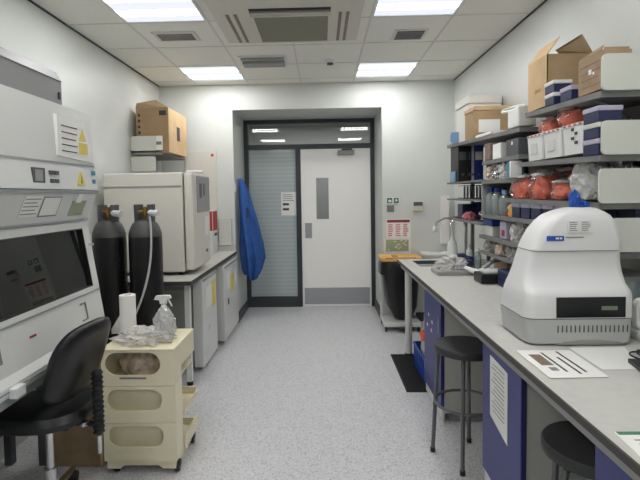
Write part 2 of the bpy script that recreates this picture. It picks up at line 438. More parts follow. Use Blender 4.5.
# exhaust housing on top
e = G().prism([(-1.79, 1.905), (-1.40, 1.905), (-1.40, 2.085), (-1.425, 2.135), (-1.79, 2.135)], 'y', Y0, Y1).build('exhaust_housing', M['grey'], t)
G().prism([(-1.41, 2.08), (-1.396, 2.082), (-1.398, 2.088), (-1.41, 2.088)], 'y', Y0, Y1).build('housing_seam', M['dgrey'], e)
G().box(-1.40, -1.394, 2.565, 2.58, 1.985, 2.02).build('housing_latch', M['black'], e)
# shell: back, floor, ends
G().box(-1.795, -1.77, Y0, Y1, .7, 1.344).build('back_panel', M['inner'], t)
def xs(z): return -1.293 + (1.327 - z) * (.085 / .55)   # slope of the front
for yy in (Y0, Y1 - .03):
    G().prism([(-1.77, .70), (-1.208, .70), (-1.208, .777), (-1.293, 1.327), (-1.293, 1.344), (-1.77, 1.344)], 'y', yy, yy + .03).build('end_panel', M['hood'], t)
G().box(-1.77, -1.24, Y0 + .03, Y1 - .03, .86, .90).build('work_surface', M['inner'], t)
def slab(z0, z1, ya, yb, d0, d1):  # slab lying on the slope, depth d0..d1 outward
    P = []
    for z in (z0, z1):
        for (dx, y) in ((d0, ya), (d1, ya), (d1, yb), (d0, yb)): P.append((xs(z) + dx, y, z))
    return P
fr = G().quadbox(slab(1.292, 1.334, Y0, Y1, -.03, .004)).quadbox(slab(.962, .982, Y0, Y1, -.03, .004)).quadbox(slab(.982, 1.292, 2.535, Y1, -.03, .004)).quadbox(slab(.982, 1.292, Y0, Y0 + .06, -.03, .004)).build('sash_frame', M['hood'], t)
G().quadbox(slab(.982, 1.292, Y0 + .06, 2.535, -.018, -.012)).build('sash_glass', M['hoodglass'], t)
G().quadbox(slab(1.286, 1.292, Y0 + .06, 2.535, -.012, .0045)).quadbox(slab(.982, .986, Y0 + .06, 2.535, -.012, .0045)).quadbox(slab(.982, 1.292, 2.529, 2.535, -.012, .0045)).build('glass_gasket', M['black'], fr)
k = G().tube([(xs(1.2) + .003, 2.572, 1.2), (xs(1.2) + .03, 2.572, 1.203)], .007).build('sash_latch', M['chrome'], fr)
lp = G().quadbox(slab(.775, .962, Y0, Y1, -.03, .002)).build('lower_panel', M['hood'], t)
G().quadbox(slab(.95, .957, Y0, Y1, .002, .006)).build('panel_ridge', M['hoodline'], lp)
for yc in (2.37, 1.70):
    g = G()
    for z0, z1, ya, yb in ((.915, .92, yc, yc + .05), (.832, .837, yc, yc + .05), (.832, .92, yc + .045, yc + .05)): g.quadbox(slab(z0, z1, ya, yb, .002, .009))
    g.build('panel_handle', M['inkg'], lp)
G().quadbox(slab(.872, .881, 1.94, 1.985, .002, .004)).build('brand_label', M['maroon'], lp)
s = G().prism([(-1.6, .70), (-1.195, .70), (-1.185, .715), (-1.185, .745), (-1.205, .776), (-1.6, .776)], 'y', Y0, Y1).build('front_sill', M['hood'], t)
G().box(-1.19, -1.18, Y0, Y1, .726, .731).box(-1.6, -1.2, Y0, Y1, .665, .70).build('sill_groove', M['hoodline'], s)
G().box(-1.185, -1.155, 1.74, 1.8, .70, .74, .004).build('sill_clip', M['white'], s)
# panel details on upper housing (facing +X)
def xu(z): return -1.222 - (z - 1.496) * (.016 / .124)
o = G().box(-1.243, -1.225, 2.02, 2.11, 1.522, 1.588).build('control_display_frame', M['dgrey'], up)
o = G().box(-1.226, -1.223, 2.035, 2.092, 1.53, 1.58).build('display_screen', M['mid'], o)
for ya in (2.15, 2.19):
    for za in (1.524, 1.562): G().box(-1.24, -1.221, ya, ya + .028, za, za + .018).build('control_button', M['dgrey'], up)
G().prism([(2.39, 1.518), (2.47, 1.518), (2.43, 1.585)], 'x', -1.24, -1.222).build('warning_triangle', M['yellow'], up)
G().prism([(2.425, 1.528), (2.435, 1.528), (2.43, 1.565)], 'x', -1.222, -1.2205).build('warning_mark', M['ink'], up)
for za in (1.53, 1.575): G().box(-1.236, -1.2215, 2.555, 2.58, za, za + .022).build('indicator_label', M['teal'], up)
dl = G().prism([(2.235, 1.655), (2.592, 1.640), (2.498, 1.862), (2.235, 1.85)], 'x', -1.25, -1.231).build('document_sheet', M['paper'], up)
bars(G(), 'x', -1.231, .002, 2.27, 2.42, 1.67, 1.82, 5, .16, seed=4).build('printed_text', M['ink'], dl)
G().box(-1.231, -1.2295, 2.43, 2.52, 1.68, 1.735).build('yellow_print_block', M['yellow'], dl)
G().prism([(2.435, 1.745), (2.505, 1.745), (2.47, 1.81)], 'x', -1.231, -1.2295).build('yellow_warning_triangle', M['yellow'], dl)
# labels on canopy slope
def cx(z): return -1.283 + (z - 1.344) * (.059 / .136)
def clab(ya, yb, za, zb, m, n, par=cn, d=.0015):
    return G().quadbox([(cx(za) - .004, ya, za), (cx(za) + d, ya, za), (cx(za) + d, yb, za), (cx(za) - .004, yb, za),
                        (cx(zb) - .004, ya, zb), (cx(zb) + d, ya, zb), (cx(zb) + d, yb, zb), (cx(zb) - .004, yb, zb)]).build(n, m, par)
q = clab(1.97, 2.10, 1.375, 1.465, M['paper'], 'instruction_sheet')
for i in range(5): clab(1.98, 2.09 - .02 * (i % 2), 1.385 + i * .016, 1.389 + i * .016, M['inkg'], 'text_line', q, .0025)
q = clab(2.11, 2.26, 1.37, 1.462, M['inkg'], 'outlined_sheet'); clab(2.117, 2.253, 1.376, 1.456, M['paper'], 'sheet_face', q, .0025)
q = clab(2.37, 2.51, 1.365, 1.44, M['olive'], 'picture_label'); clab(2.40, 2.45, 1.43, 1.475, M['paper'], 'torn_tape', q, .004)
# plates on the back panel stand in for posters reflected in the sash
for y0, y1, z0, z1, m in ((1.83, 1.93, 1.21, 1.235, 'green'), (1.88, 1.92, 1.17, 1.2, 'dgrey'), (1.83, 2.0, 1.02, 1.13, 'paper_d')):
    G().box(-1.77, -1.766, y0, y1, z0, z1).build('reflected_notice', M[m], t)
# stand
for (xx, yy) in ((-1.75, Y0 + .05), (-1.75, Y1 - .09), (-1.56, Y0 + .05), (-1.56, Y1 - .09)):
    G().box(xx, xx + .04, yy, yy + .04, 0, .67).build('stand_leg', M['dgrey'], t)
G().box(-1.75, -1.71, Y0 + .09, Y1 - .09, .2, .24).build('stand_rail', M['dgrey'], t)

# ================================================================== GAS CYLINDERS
def cylinder(x, y, label, knobdir):
    t = thing('gas_cylinder', label, 'gas cylinder', (x, y, 0), 'black gas cylinders')
    G().lathe(x, y, [(.095, 0), (.108, .02), (.109, 1.15), (.108, 1.19)], 32).build('cylinder_body', M['cylb'], t, True)
    G().lathe(x, y, [(.108, 1.19), (.106, 1.215), (.095, 1.25), (.08, 1.278), (.067, 1.29), (.06, 1.30)], 32).build('shoulder', M['cylg'], t, True)
    # valve guard: open collar
    g = G()
    for a0, a1 in ((-55, 62), (118, 235)):
        pts = []
        for ring in ((.067, 1.29), (.069, 1.405), (.062, 1.405), (.060, 1.29)):
            pts.append(ring)
        n = 10; R = []
        for i in range(n + 1):
            a = math.radians(a0 + (a1 - a0) * i / n)
            R.append([(x + r * math.cos(a), y + r * math.sin(a), z) for r, z in pts])
        g.loft(R)
    g.build('valve_guard', M['dgrey'], t)
    v = G().tube([(x, y, 1.29), (x, y, 1.39)], .014).tube([(x - .03, y - .03, 1.355), (x + .045, y - .03, 1.36)], .012).tube([(x + .02, y - .045, 1.335), (x + .02, y - .045, 1.385)], .016).build('regulator', M['brass'], t)
    G().tube([(x + .04, y - .045, 1.352), (x + .055, y - .05, 1.35), (x + .105, y - .055, 1.345)], [.01, .02, .022], 14).build('regulator_knob', M['white'], v, True)
    return t
cylinder(-1.437, 3.2, 'black gas cylinder left of the pair, next to the safety cabinet', 1)
cylinder(-1.19, 3.2, 'black gas cylinder right of the pair, with a grey hose running down its front', 1)
pts = []
for i in range(15):
    k = i / 14
    pts.append((-1.115 + .02 * math.sin(k * 3) - .15 * k ** 2.2, 3.14 - .055 - .03 * k, 1.33 - .72 * k))
tag(G().tube(pts, .0075, 8).build('gas_hose', M['hose'], None, True), 'thin grey hose hanging from the right gas cylinder regulator', 'hose')

# ================================================================== LEFT BENCH + FRIDGES + INCUBATOR
t = thing('worktop_bench', 'grey laminate side bench carrying the incubator along the left wall', 'bench', (-1.4, 4.4, 0))
G().box(XL + .005, -.975, 3.5, YB - .005, .80, .828).build('worktop', M['bench'], t)
G().box(-.978, -.970, 3.5, YB - .01, .797, .826).box(XL + .005, -.975, 3.492, 3.5, .797, .826).build('worktop_edge', M['edge'], t)
for yy in (3.6, 4.42):
    l = G().box(-1.055, -1.015, yy, yy + .04, .03, .80).build('leg', M['white_m'], t)
    G().cyl(-1.035, yy + .02, 0, .03, .024).build('leg_foot', M['black'], l)
l = G().box(-1.74, -1.70, 3.6, 3.64, .0, .80).build('leg', M['white_m'], t)
G().box(-1.70, -1.055, 3.605, 3.635, .74, .80).build('apron', M['grey'], t)
G().box(XL + .005, -.985, YB - .022, YB - .004, .828, .90).build('upstand', M['bench'], t)
def fridge(y0, y1, xf, label, sheets):
    t = thing('under_counter_fridge', label, 'fridge', ((xf - .3), (y0 + y1) / 2, 0), 'white under-counter fridges')
    G().box(xf - .6, xf - .09, y0 + .004, y1 - .004, .03, .775, .006).build('cabinet_body', M['mid'], t)
    d = G().box(xf - .082, xf, y0, y1, .035, .775, .008).build('door', M['white_m'], t)
    G().box(xf - .01, xf + .006, y0 + .02, y1 - .02, .745, .765).build('door_handle', M['mid'], d)
    for i, (a, b, c, e, m) in enumerate(sheets): G().box(xf, xf + .002, a, b, c, e).build('notice', M[m], d)
    for yy in (y0 + .03, y1 - .05): G().cyl(xf - .12, yy, 0, .03, .015).build('foot', M['black'], t)
    return t
fridge(3.89, 4.42, -.99, 'white under-counter fridge nearest the trolley, with a yellow notice', [(4.0, 4.22, .5, .68, 'paper'), (4.22, 4.36, .47, .7, 'yellow'), (4.08, 4.15, .3, .34, 'paper_d')])
fridge(4.60, 5.36, -.955, 'white under-counter fridge nearest the door recess', [(4.72, 4.9, .52, .70, 'paper'), (4.92, 5.1, .45, .64, 'yellow'), (4.76, 4.82, .36, .42, 'ink'), (5.15, 5.28, .5, .66, 'paper')])
# incubator
t = thing('incubator', 'large beige box incubator standing on the left bench', 'incubator', (-1.38, 4.0, .828))
G().box(-1.72, -1.09, 3.75, 4.32, .855, 1.645, .012).build('body', M['beige'], t)
G().box(-1.715, -1.095, 3.744, 3.75, 1.535, 1.54).build('side_seam', M['mid'], t)
d = G().box(-1.08, -1.01, 3.75, 4.32, .87, 1.64, .02).build('door', M['beige'], t)
G().box(-1.01, -1.006, 3.87, 4.3, 1.32, 1.62).build('control_panel', M['mid'], d)
o = G().box(-1.006, -1.004, 3.95, 4.02, 1.44, 1.56).box(-1.006, -1.004, 4.08, 4.12, 1.46, 1.56).build('panel_print', M['dgrey'], d)
G().box(-1.01, -1.007, 4.12, 4.25, 1.12, 1.28).build('taped_note', M['paper'], d)
G().box(-1.01, -1.007, 4.14, 4.2, .97, .995).build('badge', M['dgrey'], d)
for xx in (-1.68, -1.16):
    for yy in (3.79, 4.24): G().cyl(xx + .02, yy + .02, .828, .86, .022).build('foot', M['black'], t)
G().tube([(-1.13, 4.05, 1.66), (-1.04, 4.0, 1.662), (-.99, 4.0, 1.655)], .014).build('top_cable', M['white'], t, True)
# wall board and red label box
tag(G().box(-1.53, -1.175, YB - .018, YB - .002, .93, 1.965, .003).build('white_board', M['beige']), 'tall pale panel fixed to the back wall behind the incubator', 'board')
tag(G().box(-1.235, -1.205, YB - .022, YB - .018, 1.9, 1.93).build('red_sticker', M['red']), 'small red sticker on the pale wall panel', 'sticker')
t = thing('wall_dispenser_box', 'narrow white box with red top label at the far end of the left bench', 'box', (-1.22, 5.25, .828))
G().box(-1.30, -1.175, 5.14, 5.36, .828, 1.3, .004).build('box_body', M['white'], t)
G().box(-1.175, -1.172, 5.15, 5.35, 1.08, 1.29).box(-1.3, -1.18, 5.137, 5.14, 1.08, 1.29).build('red_label', M['red'], t)
G().box(-1.172, -1.170, 5.2, 5.32, 1.02, 1.05).build('black_print', M['ink'], t)
tag(G().box(-1.16, -1.02, 5.38, 5.41, .90, 1.2, .002).build('clip_board', M['paper_d']), 'pale grey board leaning on back wall at end of left bench', 'board')

# left wall shelf with carton
t = thing('wall_shelf', 'grey wall shelf with pale end panels above the incubator', 'shelf', (-1.68, 4.9, 1.85))
G().box(XL + .004, -1.50, 4.55, 5.3, 1.855, 1.88, .003).build('shelf_board', M['shelf'], t)
for yy in (4.55,):
    G().prism(rrect(XL + .004, -1.56, 1.895, 2.035, .02), 'y', yy, yy + .012).build('end_panel', M['shelf_end'], t)
    G().prism(rrect(XL + .004, -1.57, 1.70, 1.84, .02), 'y', yy, yy + .012).build('lower_end_panel', M['shelf_end'], t)
G().box(-1.56, -1.50, 4.55, 4.556, 1.90, 2.035).build('paper_tag', M['paper'], t)
G().box(-1.559, -1.51, 4.547, 4.55, 1.95, 1.98).build('tag_print', M['inkg'], t)
G().box(XL + .004, -1.58, 4.7, 5.25, 1.66, 1.69).build('support_bracket', M['mid'], t)

def carton(name, label, x0, x1, y0, y1, z0, z1, m, cat='box', tape=True, tm='card_l'):
    t = thing(name, label, cat, ((x0 + x1) / 2, (y0 + y1) / 2, z0))
    G().box(x0, x1, y0, y1, z0, z1, .003).build('carton_body', M[m], t)
    if tape: G().box((x0 + x1) / 2 - .025, (x0 + x1) / 2 + .025, y0 - .001, y1 + .001, z1 - .03, z1 + .001).build('packing_tape', M[tm], t)
    return t
t = carton('cardboard_box', 'brown cardboard box with raised flap on the left wall shelf', -1.765, -1.455, 4.6, 5.22, 1.881, 2.31, 'card', tape=False)
G().quadbox([(-1.765, 4.6, 2.31), (-1.455, 4.6, 2.31), (-1.455, 4.604, 2.31), (-1.765, 4.604, 2.31), (-1.765, 4.63, 2.36), (-1.6, 4.70, 2.40), (-1.6, 4.704, 2.40), (-1.765, 4.634, 2.36)]).build('box_flap', M['card'], t)
G().box(-1.455, -1.452, 4.602, 5.218, 1.883, 2.308).build('lit_side_face', M['card_l'], t)  # side facing the room put in as lit, in paler cardboard
g = G()
for i in range(6): g.box(-1.745, -1.725, 4.597, 4.6, 1.95 + i * .055, 1.975 + i * .055)
g.box(-1.54, -1.475, 4.597, 4.6, 2.235, 2.28); g.box(-1.452, -1.4505, 4.86, 4.96, 2.02, 2.16)
g.build('printed_marks', M['ink'], t)

# ================================================================== TROLLEY
t = thing('storage_trolley', 'cream plastic storage trolley on castors with three stadium openings', 'trolley', (-.96, 2.65, 0))
tx0, tx1, ty0, ty1 = -1.155, -.772, 2.42, 2.80
def tier(z0, z1, hx0, hx1, hz0, hz1, name):
    return G().holed([(tx0, z0), (tx1, z0), (tx1, z1), (tx0, z1)], stadium(hx0, hx1, hz0, hz1), 'y', ty0, ty0 + .008).build(name, M['cream'], t)
o = tier(.476, .661, -1.135, -.845, .532, .651, 'front_panel')
tier(.280, .473, -1.13, -.84, .343, .457, 'front_panel')
tier(.075, .277, -1.13, -.838, .151, .264, 'front_panel')
bars(G(), 'y', ty0, -.001, -1.06, -.92, .508, .520, 1, .8, ragged=0).build('embossed_text', M['inkg'], o)
# top box
tb = G().box(tx0, tx0 + .008, ty0 + .008, ty1, .48, .661).box(tx1 - .008, tx1, ty0 + .008, ty1, .54, .661).box(tx1 - .008, tx1, ty0 + .008, ty0 + .12, .476, .54) \
    .box(tx0 + .008, tx1 - .008, ty1 - .008, ty1, .54, .661).box(tx0 + .008, tx1 - .008, ty0 + .008, ty1 - .008, .48, .488).build('top_compartment', M['cream'], t)
tp = G().box(tx0 - .004, tx1 + .002, ty0 - .003, ty1 + .002, .661, .669, .002).build('top_tray', M['cream'], t)
# column behind the openings
G().box(tx0, tx0 + .008, ty0 + .008, ty0 + .12, .075, .476).box(tx1 - .008, tx1, ty0 + .008, ty0 + .12, .075, .476).box(tx0 + .008, tx1 - .008, ty0 + .05, ty0 + .058, .075, .476) \
    .box(tx0 + .008, tx1 - .008, ty0 + .008, ty0 + .05, .27, .28).box(tx0 + .008, tx1 - .008, ty0 + .008, ty0 + .05, .10, .11).build('column', M['cream_in'], t)
for z in (.265, .075):
    G().box(tx0, tx1 + .012, ty0 + .12, ty1 + .01, z, z + .01).box(tx1 + .004, tx1 + .012, ty0 + .12, ty1 + .01, z + .01, z + (.03 if z > .2 else .075)).box(tx0, tx0 + .008, ty0 + .12, ty1 + .01, z + .01, z + .05).box(tx0 + .008, tx1 + .004, ty1 + .002, ty1 + .01, z + .01, z + .05).build('shelf_tray', M['cream'], t)
G().prism([(tx0 + .01, .075), (tx0 + .01, .03), (tx0 + .08, .03), (tx0 + .10, .048), (tx1 - .10, .048), (tx1 - .08, .03), (tx1 - .01, .03), (tx1 - .01, .075)], 'y', ty0 + .01, ty1 - .02).build('base_plinth', M['cream'], t)
for xx in (tx0 + .05, tx1 - .01):
    for yy in (ty0 + .04, ty1 - .05):
        c = G().lathe(0, 0, [(.026, -.011), (.028, 0), (.026, .011)], 18).rot(PI / 2, 'Y').move(xx, yy, .028).build('castor', M['black'], t, True)
        G().lathe(0, 0, [(.012, -.013), (.012, .013)], 12).rot(PI / 2, 'Y').move(xx, yy, .028).build('castor_hub', M['mid'], c)
        G().box(xx - .014, xx + .014, yy - .012, yy + .02, .03, .056).build('castor_fork', M['black'], t)
tag(G().lump((-.99, 2.60, .489), (.13, .12, .105), 3, .15, 4).build('wrapped_stock', M['tintbag'], None, True), 'brownish plastic-wrapped stock inside the top compartment of the cream trolley', 'plastic bag')
t = thing('paper_roll', 'upright white paper towel roll standing on the cream trolley', 'paper roll', (-1.087, 2.62, .67))
G().lathe(-1.087, 2.62, [(.043, .67), (.043, .912), (.02, .912), (.02, .70)], 28).build('rolled_paper', M['foam'], t, True)
tag(G().quadbox([(-1.215, 2.69, .672), (-1.09, 2.70, .672), (-1.09, 2.703, .672), (-1.215, 2.693, .672), (-1.215, 2.69, .70), (-1.11, 2.70, .87), (-1.11, 2.703, .87), (-1.215, 2.693, .70)]).build('white_card', M['paper']), 'white triangular card leaning behind the paper roll', 'card')
# bagged spray bottle
t = thing('spray_bottle', 'white spray bottle wrapped in clear plastic on the cream trolley', 'spray bottle', (-.875, 2.62, .67))
G().lathe(-.885, 2.62, [(.036, .67), (.038, .69), (.038, .80), (.028, .83), (.014, .845), (.014, .86)], 24).build('bottle', M['bottle_w'], t, True)
hd = G().prism([(-.935, .885), (-.925, .905), (-.85, .908), (-.843, .89), (-.87, .885), (-.868, .862), (-.902, .862), (-.905, .882)], 'y', 2.607, 2.633).build('spray_head', M['white'], t)
G().tube([(-.86, 2.62, .885), (-.85, 2.62, .865), (-.838, 2.62, .845)], [.005, .005, .004]).build('trigger', M['white'], hd)
G().lump((-.88, 2.61, .675), (.058, .052, .10), 8, .28, 4, 3).build('plastic_wrap', M['bag'], t)
tag(G().lump((-.97, 2.56, .667), (.14, .10, .045), 5, .5, 4, 3.5).build('crumpled_bag', M['bag']), 'crumpled clear plastic bag lying flat on the cream trolley top', 'plastic bag')
# carton under hood
t = thing('cardboard_box', 'brown cardboard box on the floor behind the black chair', 'box', (-1.36, 2.7, 0))
G().box(-1.50, -1.20, 2.5, 2.88, 0, .50, .003).build('carton_body', M['card_d'], t)
t2 = G().box(-1.215, -1.198, 2.497, 2.52, 0.003, .50).build('corner_tape', M['card_l'], t)

# ================================================================== CHAIR
cxx, cyy = -1.24, 2.08
t = thing('swivel_chair', 'black vinyl swivel lab chair with chrome column in front of the safety cabinet', 'chair', (cxx, cyy, 0))
def ringxy(cx_, cy_, rx, ry, z, n=28, p=2.6):
    R = []
    for i in range(n):
        a = 2 * PI * i / n; c_, s_ = math.cos(a), math.sin(a)
        R.append((cx_ + rx * math.copysign(abs(c_) ** (2 / p), c_), cy_ + ry * math.copysign(abs(s_) ** (2 / p), s_), z))
    return R
G().loft([ringxy(cxx, cyy, .17, .17, .475), ringxy(cxx, cyy, .20, .20, .488), ringxy(cxx, cyy, .203, .203, .512), ringxy(cxx, cyy, .185, .185, .54), ringxy(cxx, cyy, .13, .13, .55)]).build('seat', M['bfab'], t, True)
G().box(cxx - .09, cxx + .12, cyy - .06, cyy + .06, .435, .475, .01).build('seat_mechanism', M['black'], t)
G().tube([(cxx, cyy, .44), (cxx, cyy, .22)], .017, 14).build('gas_column', M['chrome'], t, True)
G().tube([(cxx, cyy, .24), (cxx, cyy, .08)], .028, 14).build('column_sleeve', M['chrome'], t, True)
for i in range(5):
    a = 2 * PI * i / 5 + .5
    ex, ey = cxx + .29 * math.cos(a), cyy + .29 * math.sin(a)
    l = G().tube([(cxx + .03 * math.cos(a), cyy + .03 * math.sin(a), .115), (ex, ey, .07)], [.022, .014]).build('base_leg', M['chrome'], t, True)
    G().tube([(ex - .02 * math.sin(a), ey + .02 * math.cos(a), .028), (ex + .02 * math.sin(a), ey - .02 * math.cos(a), .028)], .028, 14).build('castor', M['black'], l, True)
# backrest: padded rounded panel, horizontal axis u, back direction b
bdir = Vector((.99, -.12, 0)).normalized(); u = Vector((-bdir.y, bdir.x, 0))
bc = Vector((cxx, cyy - .03, .755)) + bdir * .195
def bring(dd, hw, hh, dz=0, n=32, p=3.2):
    R = []
    for i in range(n):
        a = 2 * PI * i / n; c_, s_ = math.cos(a), math.sin(a)
        uu = hw * math.copysign(abs(c_) ** (2 / p), c_); vv = hh * math.copysign(abs(s_) ** (2 / p), s_)
        curve = -.35 * uu * uu * 2
        P = bc + u * uu + bdir * (dd + curve + .34 * vv) + Vector((0, 0, vv + dz))
        R.append(tuple(P))
    return R
G().loft([bring(-.034, .13, .11), bring(-.03, .17, .15), bring(-.014, .186, .168), bring(.012, .186, .168), bring(.024, .175, .156), bring(.028, .13, .11)]).build('backrest', M['bfab'], t, True, 60)
P0 = bc + bdir * .045 + Vector((0, 0, -.06)) + u * .03
pts = [P0 + Vector((0, 0, -.011 * i)) for i in range(26)]
g = G().tube(pts, [.026 if i % 2 else .019 for i in range(26)], 12)
g.build('bellows_sleeve', M['rubber'], t, True, 20)
bt = P0 + Vector((0, 0, -.32))
G().tube([bt + Vector((0, 0, .03)), bt + Vector((0, 0, -.05))], .01).build('support_bar', M['chrome'], t, True)
G().tube([Vector((cxx, cyy, .455)) + bdir * .1, Vector((bt.x, bt.y, .455))], .014).build('back_arm', M['black'], t, True)
G().tube([Vector((bt.x, bt.y, .46)) - bdir * .05, Vector((bt.x, bt.y, .46)) - bdir * .07 + Vector((0, -.03, 0))], .014).build('adjust_knob', M['chrome'], t, True)

# ================================================================== STOOLS
def make_stool(label):
    t = thing('lab_stool', label, 'stool', (0, 0, 0), 'black seated lab stools')
    G().lathe(0, 0, [(.15, .588), (.163, .592), (.166, .605), (.166, .622), (.160, .63), (.10, .632)], 40).build('seat', M['seat'], t, True)
    for k in range(4):
        a = PI / 2 * k
        c_, s_ = math.cos(a), math.sin(a)
        pts = [(.09 * c_, .09 * s_, .583), (.125 * c_, .125 * s_, .583), (.145 * c_, .145 * s_, .572), (.15 * c_, .15 * s_, .55), (.178 * c_, .178 * s_, .012)]
        l = G().tube(pts, .011, 10).build('leg', M['stoolm'], t, True)
        G().cyl(.178 * c_, .178 * s_, 0, .025, .014).build('rubber_foot', M['black'], l)
    G().tube([(.163 * math.cos(i * 2 * PI / 32), .163 * math.sin(i * 2 * PI / 32), .31) for i in range(32)], .008, 8, True).build('foot_ring', M['stoolm'], t, True)
    G().lathe(0, 0, [(.10, .58), (.10, .588)], 24).build('seat_plate', M['stoolm'], t)
    return t
s0 = make_stool('grey tubular lab stool with round black seat standing clear between the blue cabinets')
s0.location = (.77, 2.58, 0); s0.rotation_euler.z = math.radians(158)
dup(s0, (.882, 1.54, 0), 'round black lab stool tucked under the near end of the bench', math.radians(205))

# ================================================================== RIGHT BENCH
t = thing('lab_bench', 'long grey laminate lab bench with dark edge along the right wall', 'bench', (1.08, 1.9, 0))
bx0, bx1 = .683, XR - .004
G().box(bx0 + .004, bx1, -.6, 3.93, .828, .85).box(bx0 + .004, bx1, 4.27, 4.37, .822, .85).box(bx0 + .004, .80, 3.93, 4.27, .822, .85).box(1.05, bx1, 3.93, 4.27, .822, .85).build('worktop', M['bench'], t)
G().box(bx0 - .003, bx0 + .004, -.6, 4.374, .828, .8495).box(bx0 + .004, bx1, 4.37, 4.374, .818, .8495).build('worktop_edge', M['edge'], t)
G().box(bx0 + .02, bx0 + .045, -.6, 4.30, .788, .818).build('front_rail', M['rail'], t)
sk = G().box(.80, 1.05, 3.93, 4.27, .70, .71).box(.80, .806, 3.93, 4.27, .71, .852).box(1.044, 1.05, 3.93, 4.27, .71, .852).box(.806, 1.044, 3.93, 3.936, .71, .852).box(.806, 1.044, 4.264, 4.27, .71, .852).build('sink_bowl', M['dgrey'], t)
for yy in (4.27, -.4):
    l = G().tube([(.765, yy, .02), (.765, yy, .82)], .031, 16).build('leg', M['white_m'], t, True)
    G().cyl(.765, yy, 0, .02, .034).build('leg_foot', M['black'], l)
G().box(.74, bx1, 4.25, 4.29, .75, .82).build('end_apron', M['white_m'], t)
G().box(bx1 - .02, bx1, -.6, 4.35, .05, .82).build('back_panel', M['cabg'], t)
def cabinet(y0, y1, label, sheet=False):
    t = thing('base_cabinet', label, 'cabinet', (1.1, (y0 + y1) / 2, 0), 'blue-doored base cabinets under the bench')
    G().box(.757, 1.455, y0 + .005, y1 - .005, .06, .782).build('body', M['cabg'], t)
    G().box(.80, 1.45, y0 + .02, y1 - .02, 0, .06).build('plinth', M['mid'], t)
    G().box(.742, .757, y0 + .004, y1 - .004, .02, .17).build('kick_board', M['white_m'], t)
    d = G().box(.733, .755, y0, y1, .175 if 1.6 < y1 < 2.5 else .09, .775, .002).build('door', M['blue'], t)
    G().box(.735, .753, y0 - .0025, y0, .18, .773).build('door_edge_strip', M['blued'], d)
    for z in (.2, .65): G().box(.738, .75, y1, y1 + .006, z, z + .06).build('door_hinge', M['chrome'], d)
    return t, d
ca, da = cabinet(2.98, 3.46, 'grey base cabinet with blue door beside the blue crate')
g = G()
for y, z in ((3.3, .60), (3.2, .57), (3.34, .52), (3.22, .51)): g.box(.731, .733, y, y + .025, z, z + .02)
g.build('small_stickers', M['paper'], da)
G().tube([(.728, 3.02, .66), (.728, 3.02, .56)], .004).build('door_handle', M['chrome'], da)
cb, db = cabinet(1.775, 2.2, 'grey base cabinet with blue door and taped sheet under the white machine')
ps = G().prism([(1.90, .43), (2.095, .47), (2.095, .735), (1.90, .725)], 'x', .7305, .733).build('taped_sheet', M['paper'], db)
bars(G(), 'x', .7305, -.0015, 1.93, 2.075, .50, .72, 12, .12, seed=9).build('printed_text', M['inkg'], ps)
cc, dc = cabinet(.80, 1.29, 'grey base cabinet with blue door at the near end of the bench')

# ------------------------------------------------------------- floor things right
t = thing('floor_mat', 'black ribbed rubber mat on the floor under the far end of the bench', 'mat', (.77, 3.9, 0))
G().box(.60, .93, 3.45, 4.27, .0005, .008, .002).build('mat_body', M['matb'], t)
g = G()
for i in range(40): g.box(.61, .92, 3.465 + i * .02, 3.472 + i * .02, .008, .0105)
g.build('mat_ribs', M['rubber'], t)
t = thing('blue_crate', 'blue plastic crate on the floor behind the far blue cabinet', 'crate', (.95, 3.82, .012))
x0, x1, y0, y1, z0, z1 = .765, 1.10, 3.56, 4.03, .011, .20
g = G().box(x0, x1, y0, y1, z0, z0 + .008)
for (a, b, c_, e) in ((x0, x1, y0, y0 + .006), (x0, x1, y1 - .006, y1), (x0, x0 + .006, y0 + .006, y1 - .006), (x1 - .006, x1, y0 + .006, y1 - .006)): g.box(a, b, c_, e, z0 + .008, z1)
g.build('crate_body', M['crate'], t)
g = G().box(x0 - .006, x0, y0 - .004, y1 + .004, z1 - .02, z1 + .002).box(x0 - .006, x1, y0 - .006, y0, z1 - .02, z1 + .002)
for i in range(7): g.box(x0 - .005, x0, y0 + .02 + i * .07, y0 + .028 + i * .07, z0, z1 - .02)
g.box(x0 - .005, x0, y0, y1, .09, .097)
g.build('crate_ribs', M['bluep'], t)
t = thing('carrier_bag', 'crumpled white carrier bag with orange print in the blue crate', 'bag', (.86, 3.75, .02))
G().lump((.875, 3.78, .022), (.10, .13, .33), 12, .25, 4).build('bag_body', M['bag2'], t, True)
G().lump((.785, 3.74, .33), (.022, .05, .045), 13, .3, 3, flat=False).build('orange_print', M['orange'], t, True)
# pedal bin
t = thing('pedal_bin', 'white pedal bin frame with orange lid and black liner bag by the back wall', 'bin', (.82, 5.2, 0))
lid = G().prism(rrect(.615, 1.05, 4.98, 5.36, .05), 'z', .745, .775).build('lid', M['yellowlid'], t)
G().box(.66, .98, 4.99, 5.02, .77, .782, .004).box(.75, .8, 5.1, 5.2, .775, .785).build('lid_handle', M['card'], lid)
G().loft([ringxy(.86, 5.18, .10, .10, .12, p=4), ringxy(.85, 5.18, .155, .145, .25, p=4), ringxy(.84, 5.18, .185, .165, .5, p=4), ringxy(.835, 5.18, .20, .18, .655, p=4),
          ringxy(.835, 5.17, .228, .20, .60, p=4), ringxy(.835, 5.17, .226, .20, .70, p=4), ringxy(.835, 5.17, .212, .187, .745, p=4)]).build('liner_bag', M['binbag'], t, True)
G().box(.64, 1.03, 4.99, 5.37, .05, .095, .01).build('base_tray', M['white_m'], t)
G().box(.64, .67, 5.3, 5.36, .095, .745).box(1.0, 1.03, 5.3, 5.36, .095, .745).box(.67, 1.0, 5.33, 5.36, .095, .745).build('back_frame', M['white_m'], t)
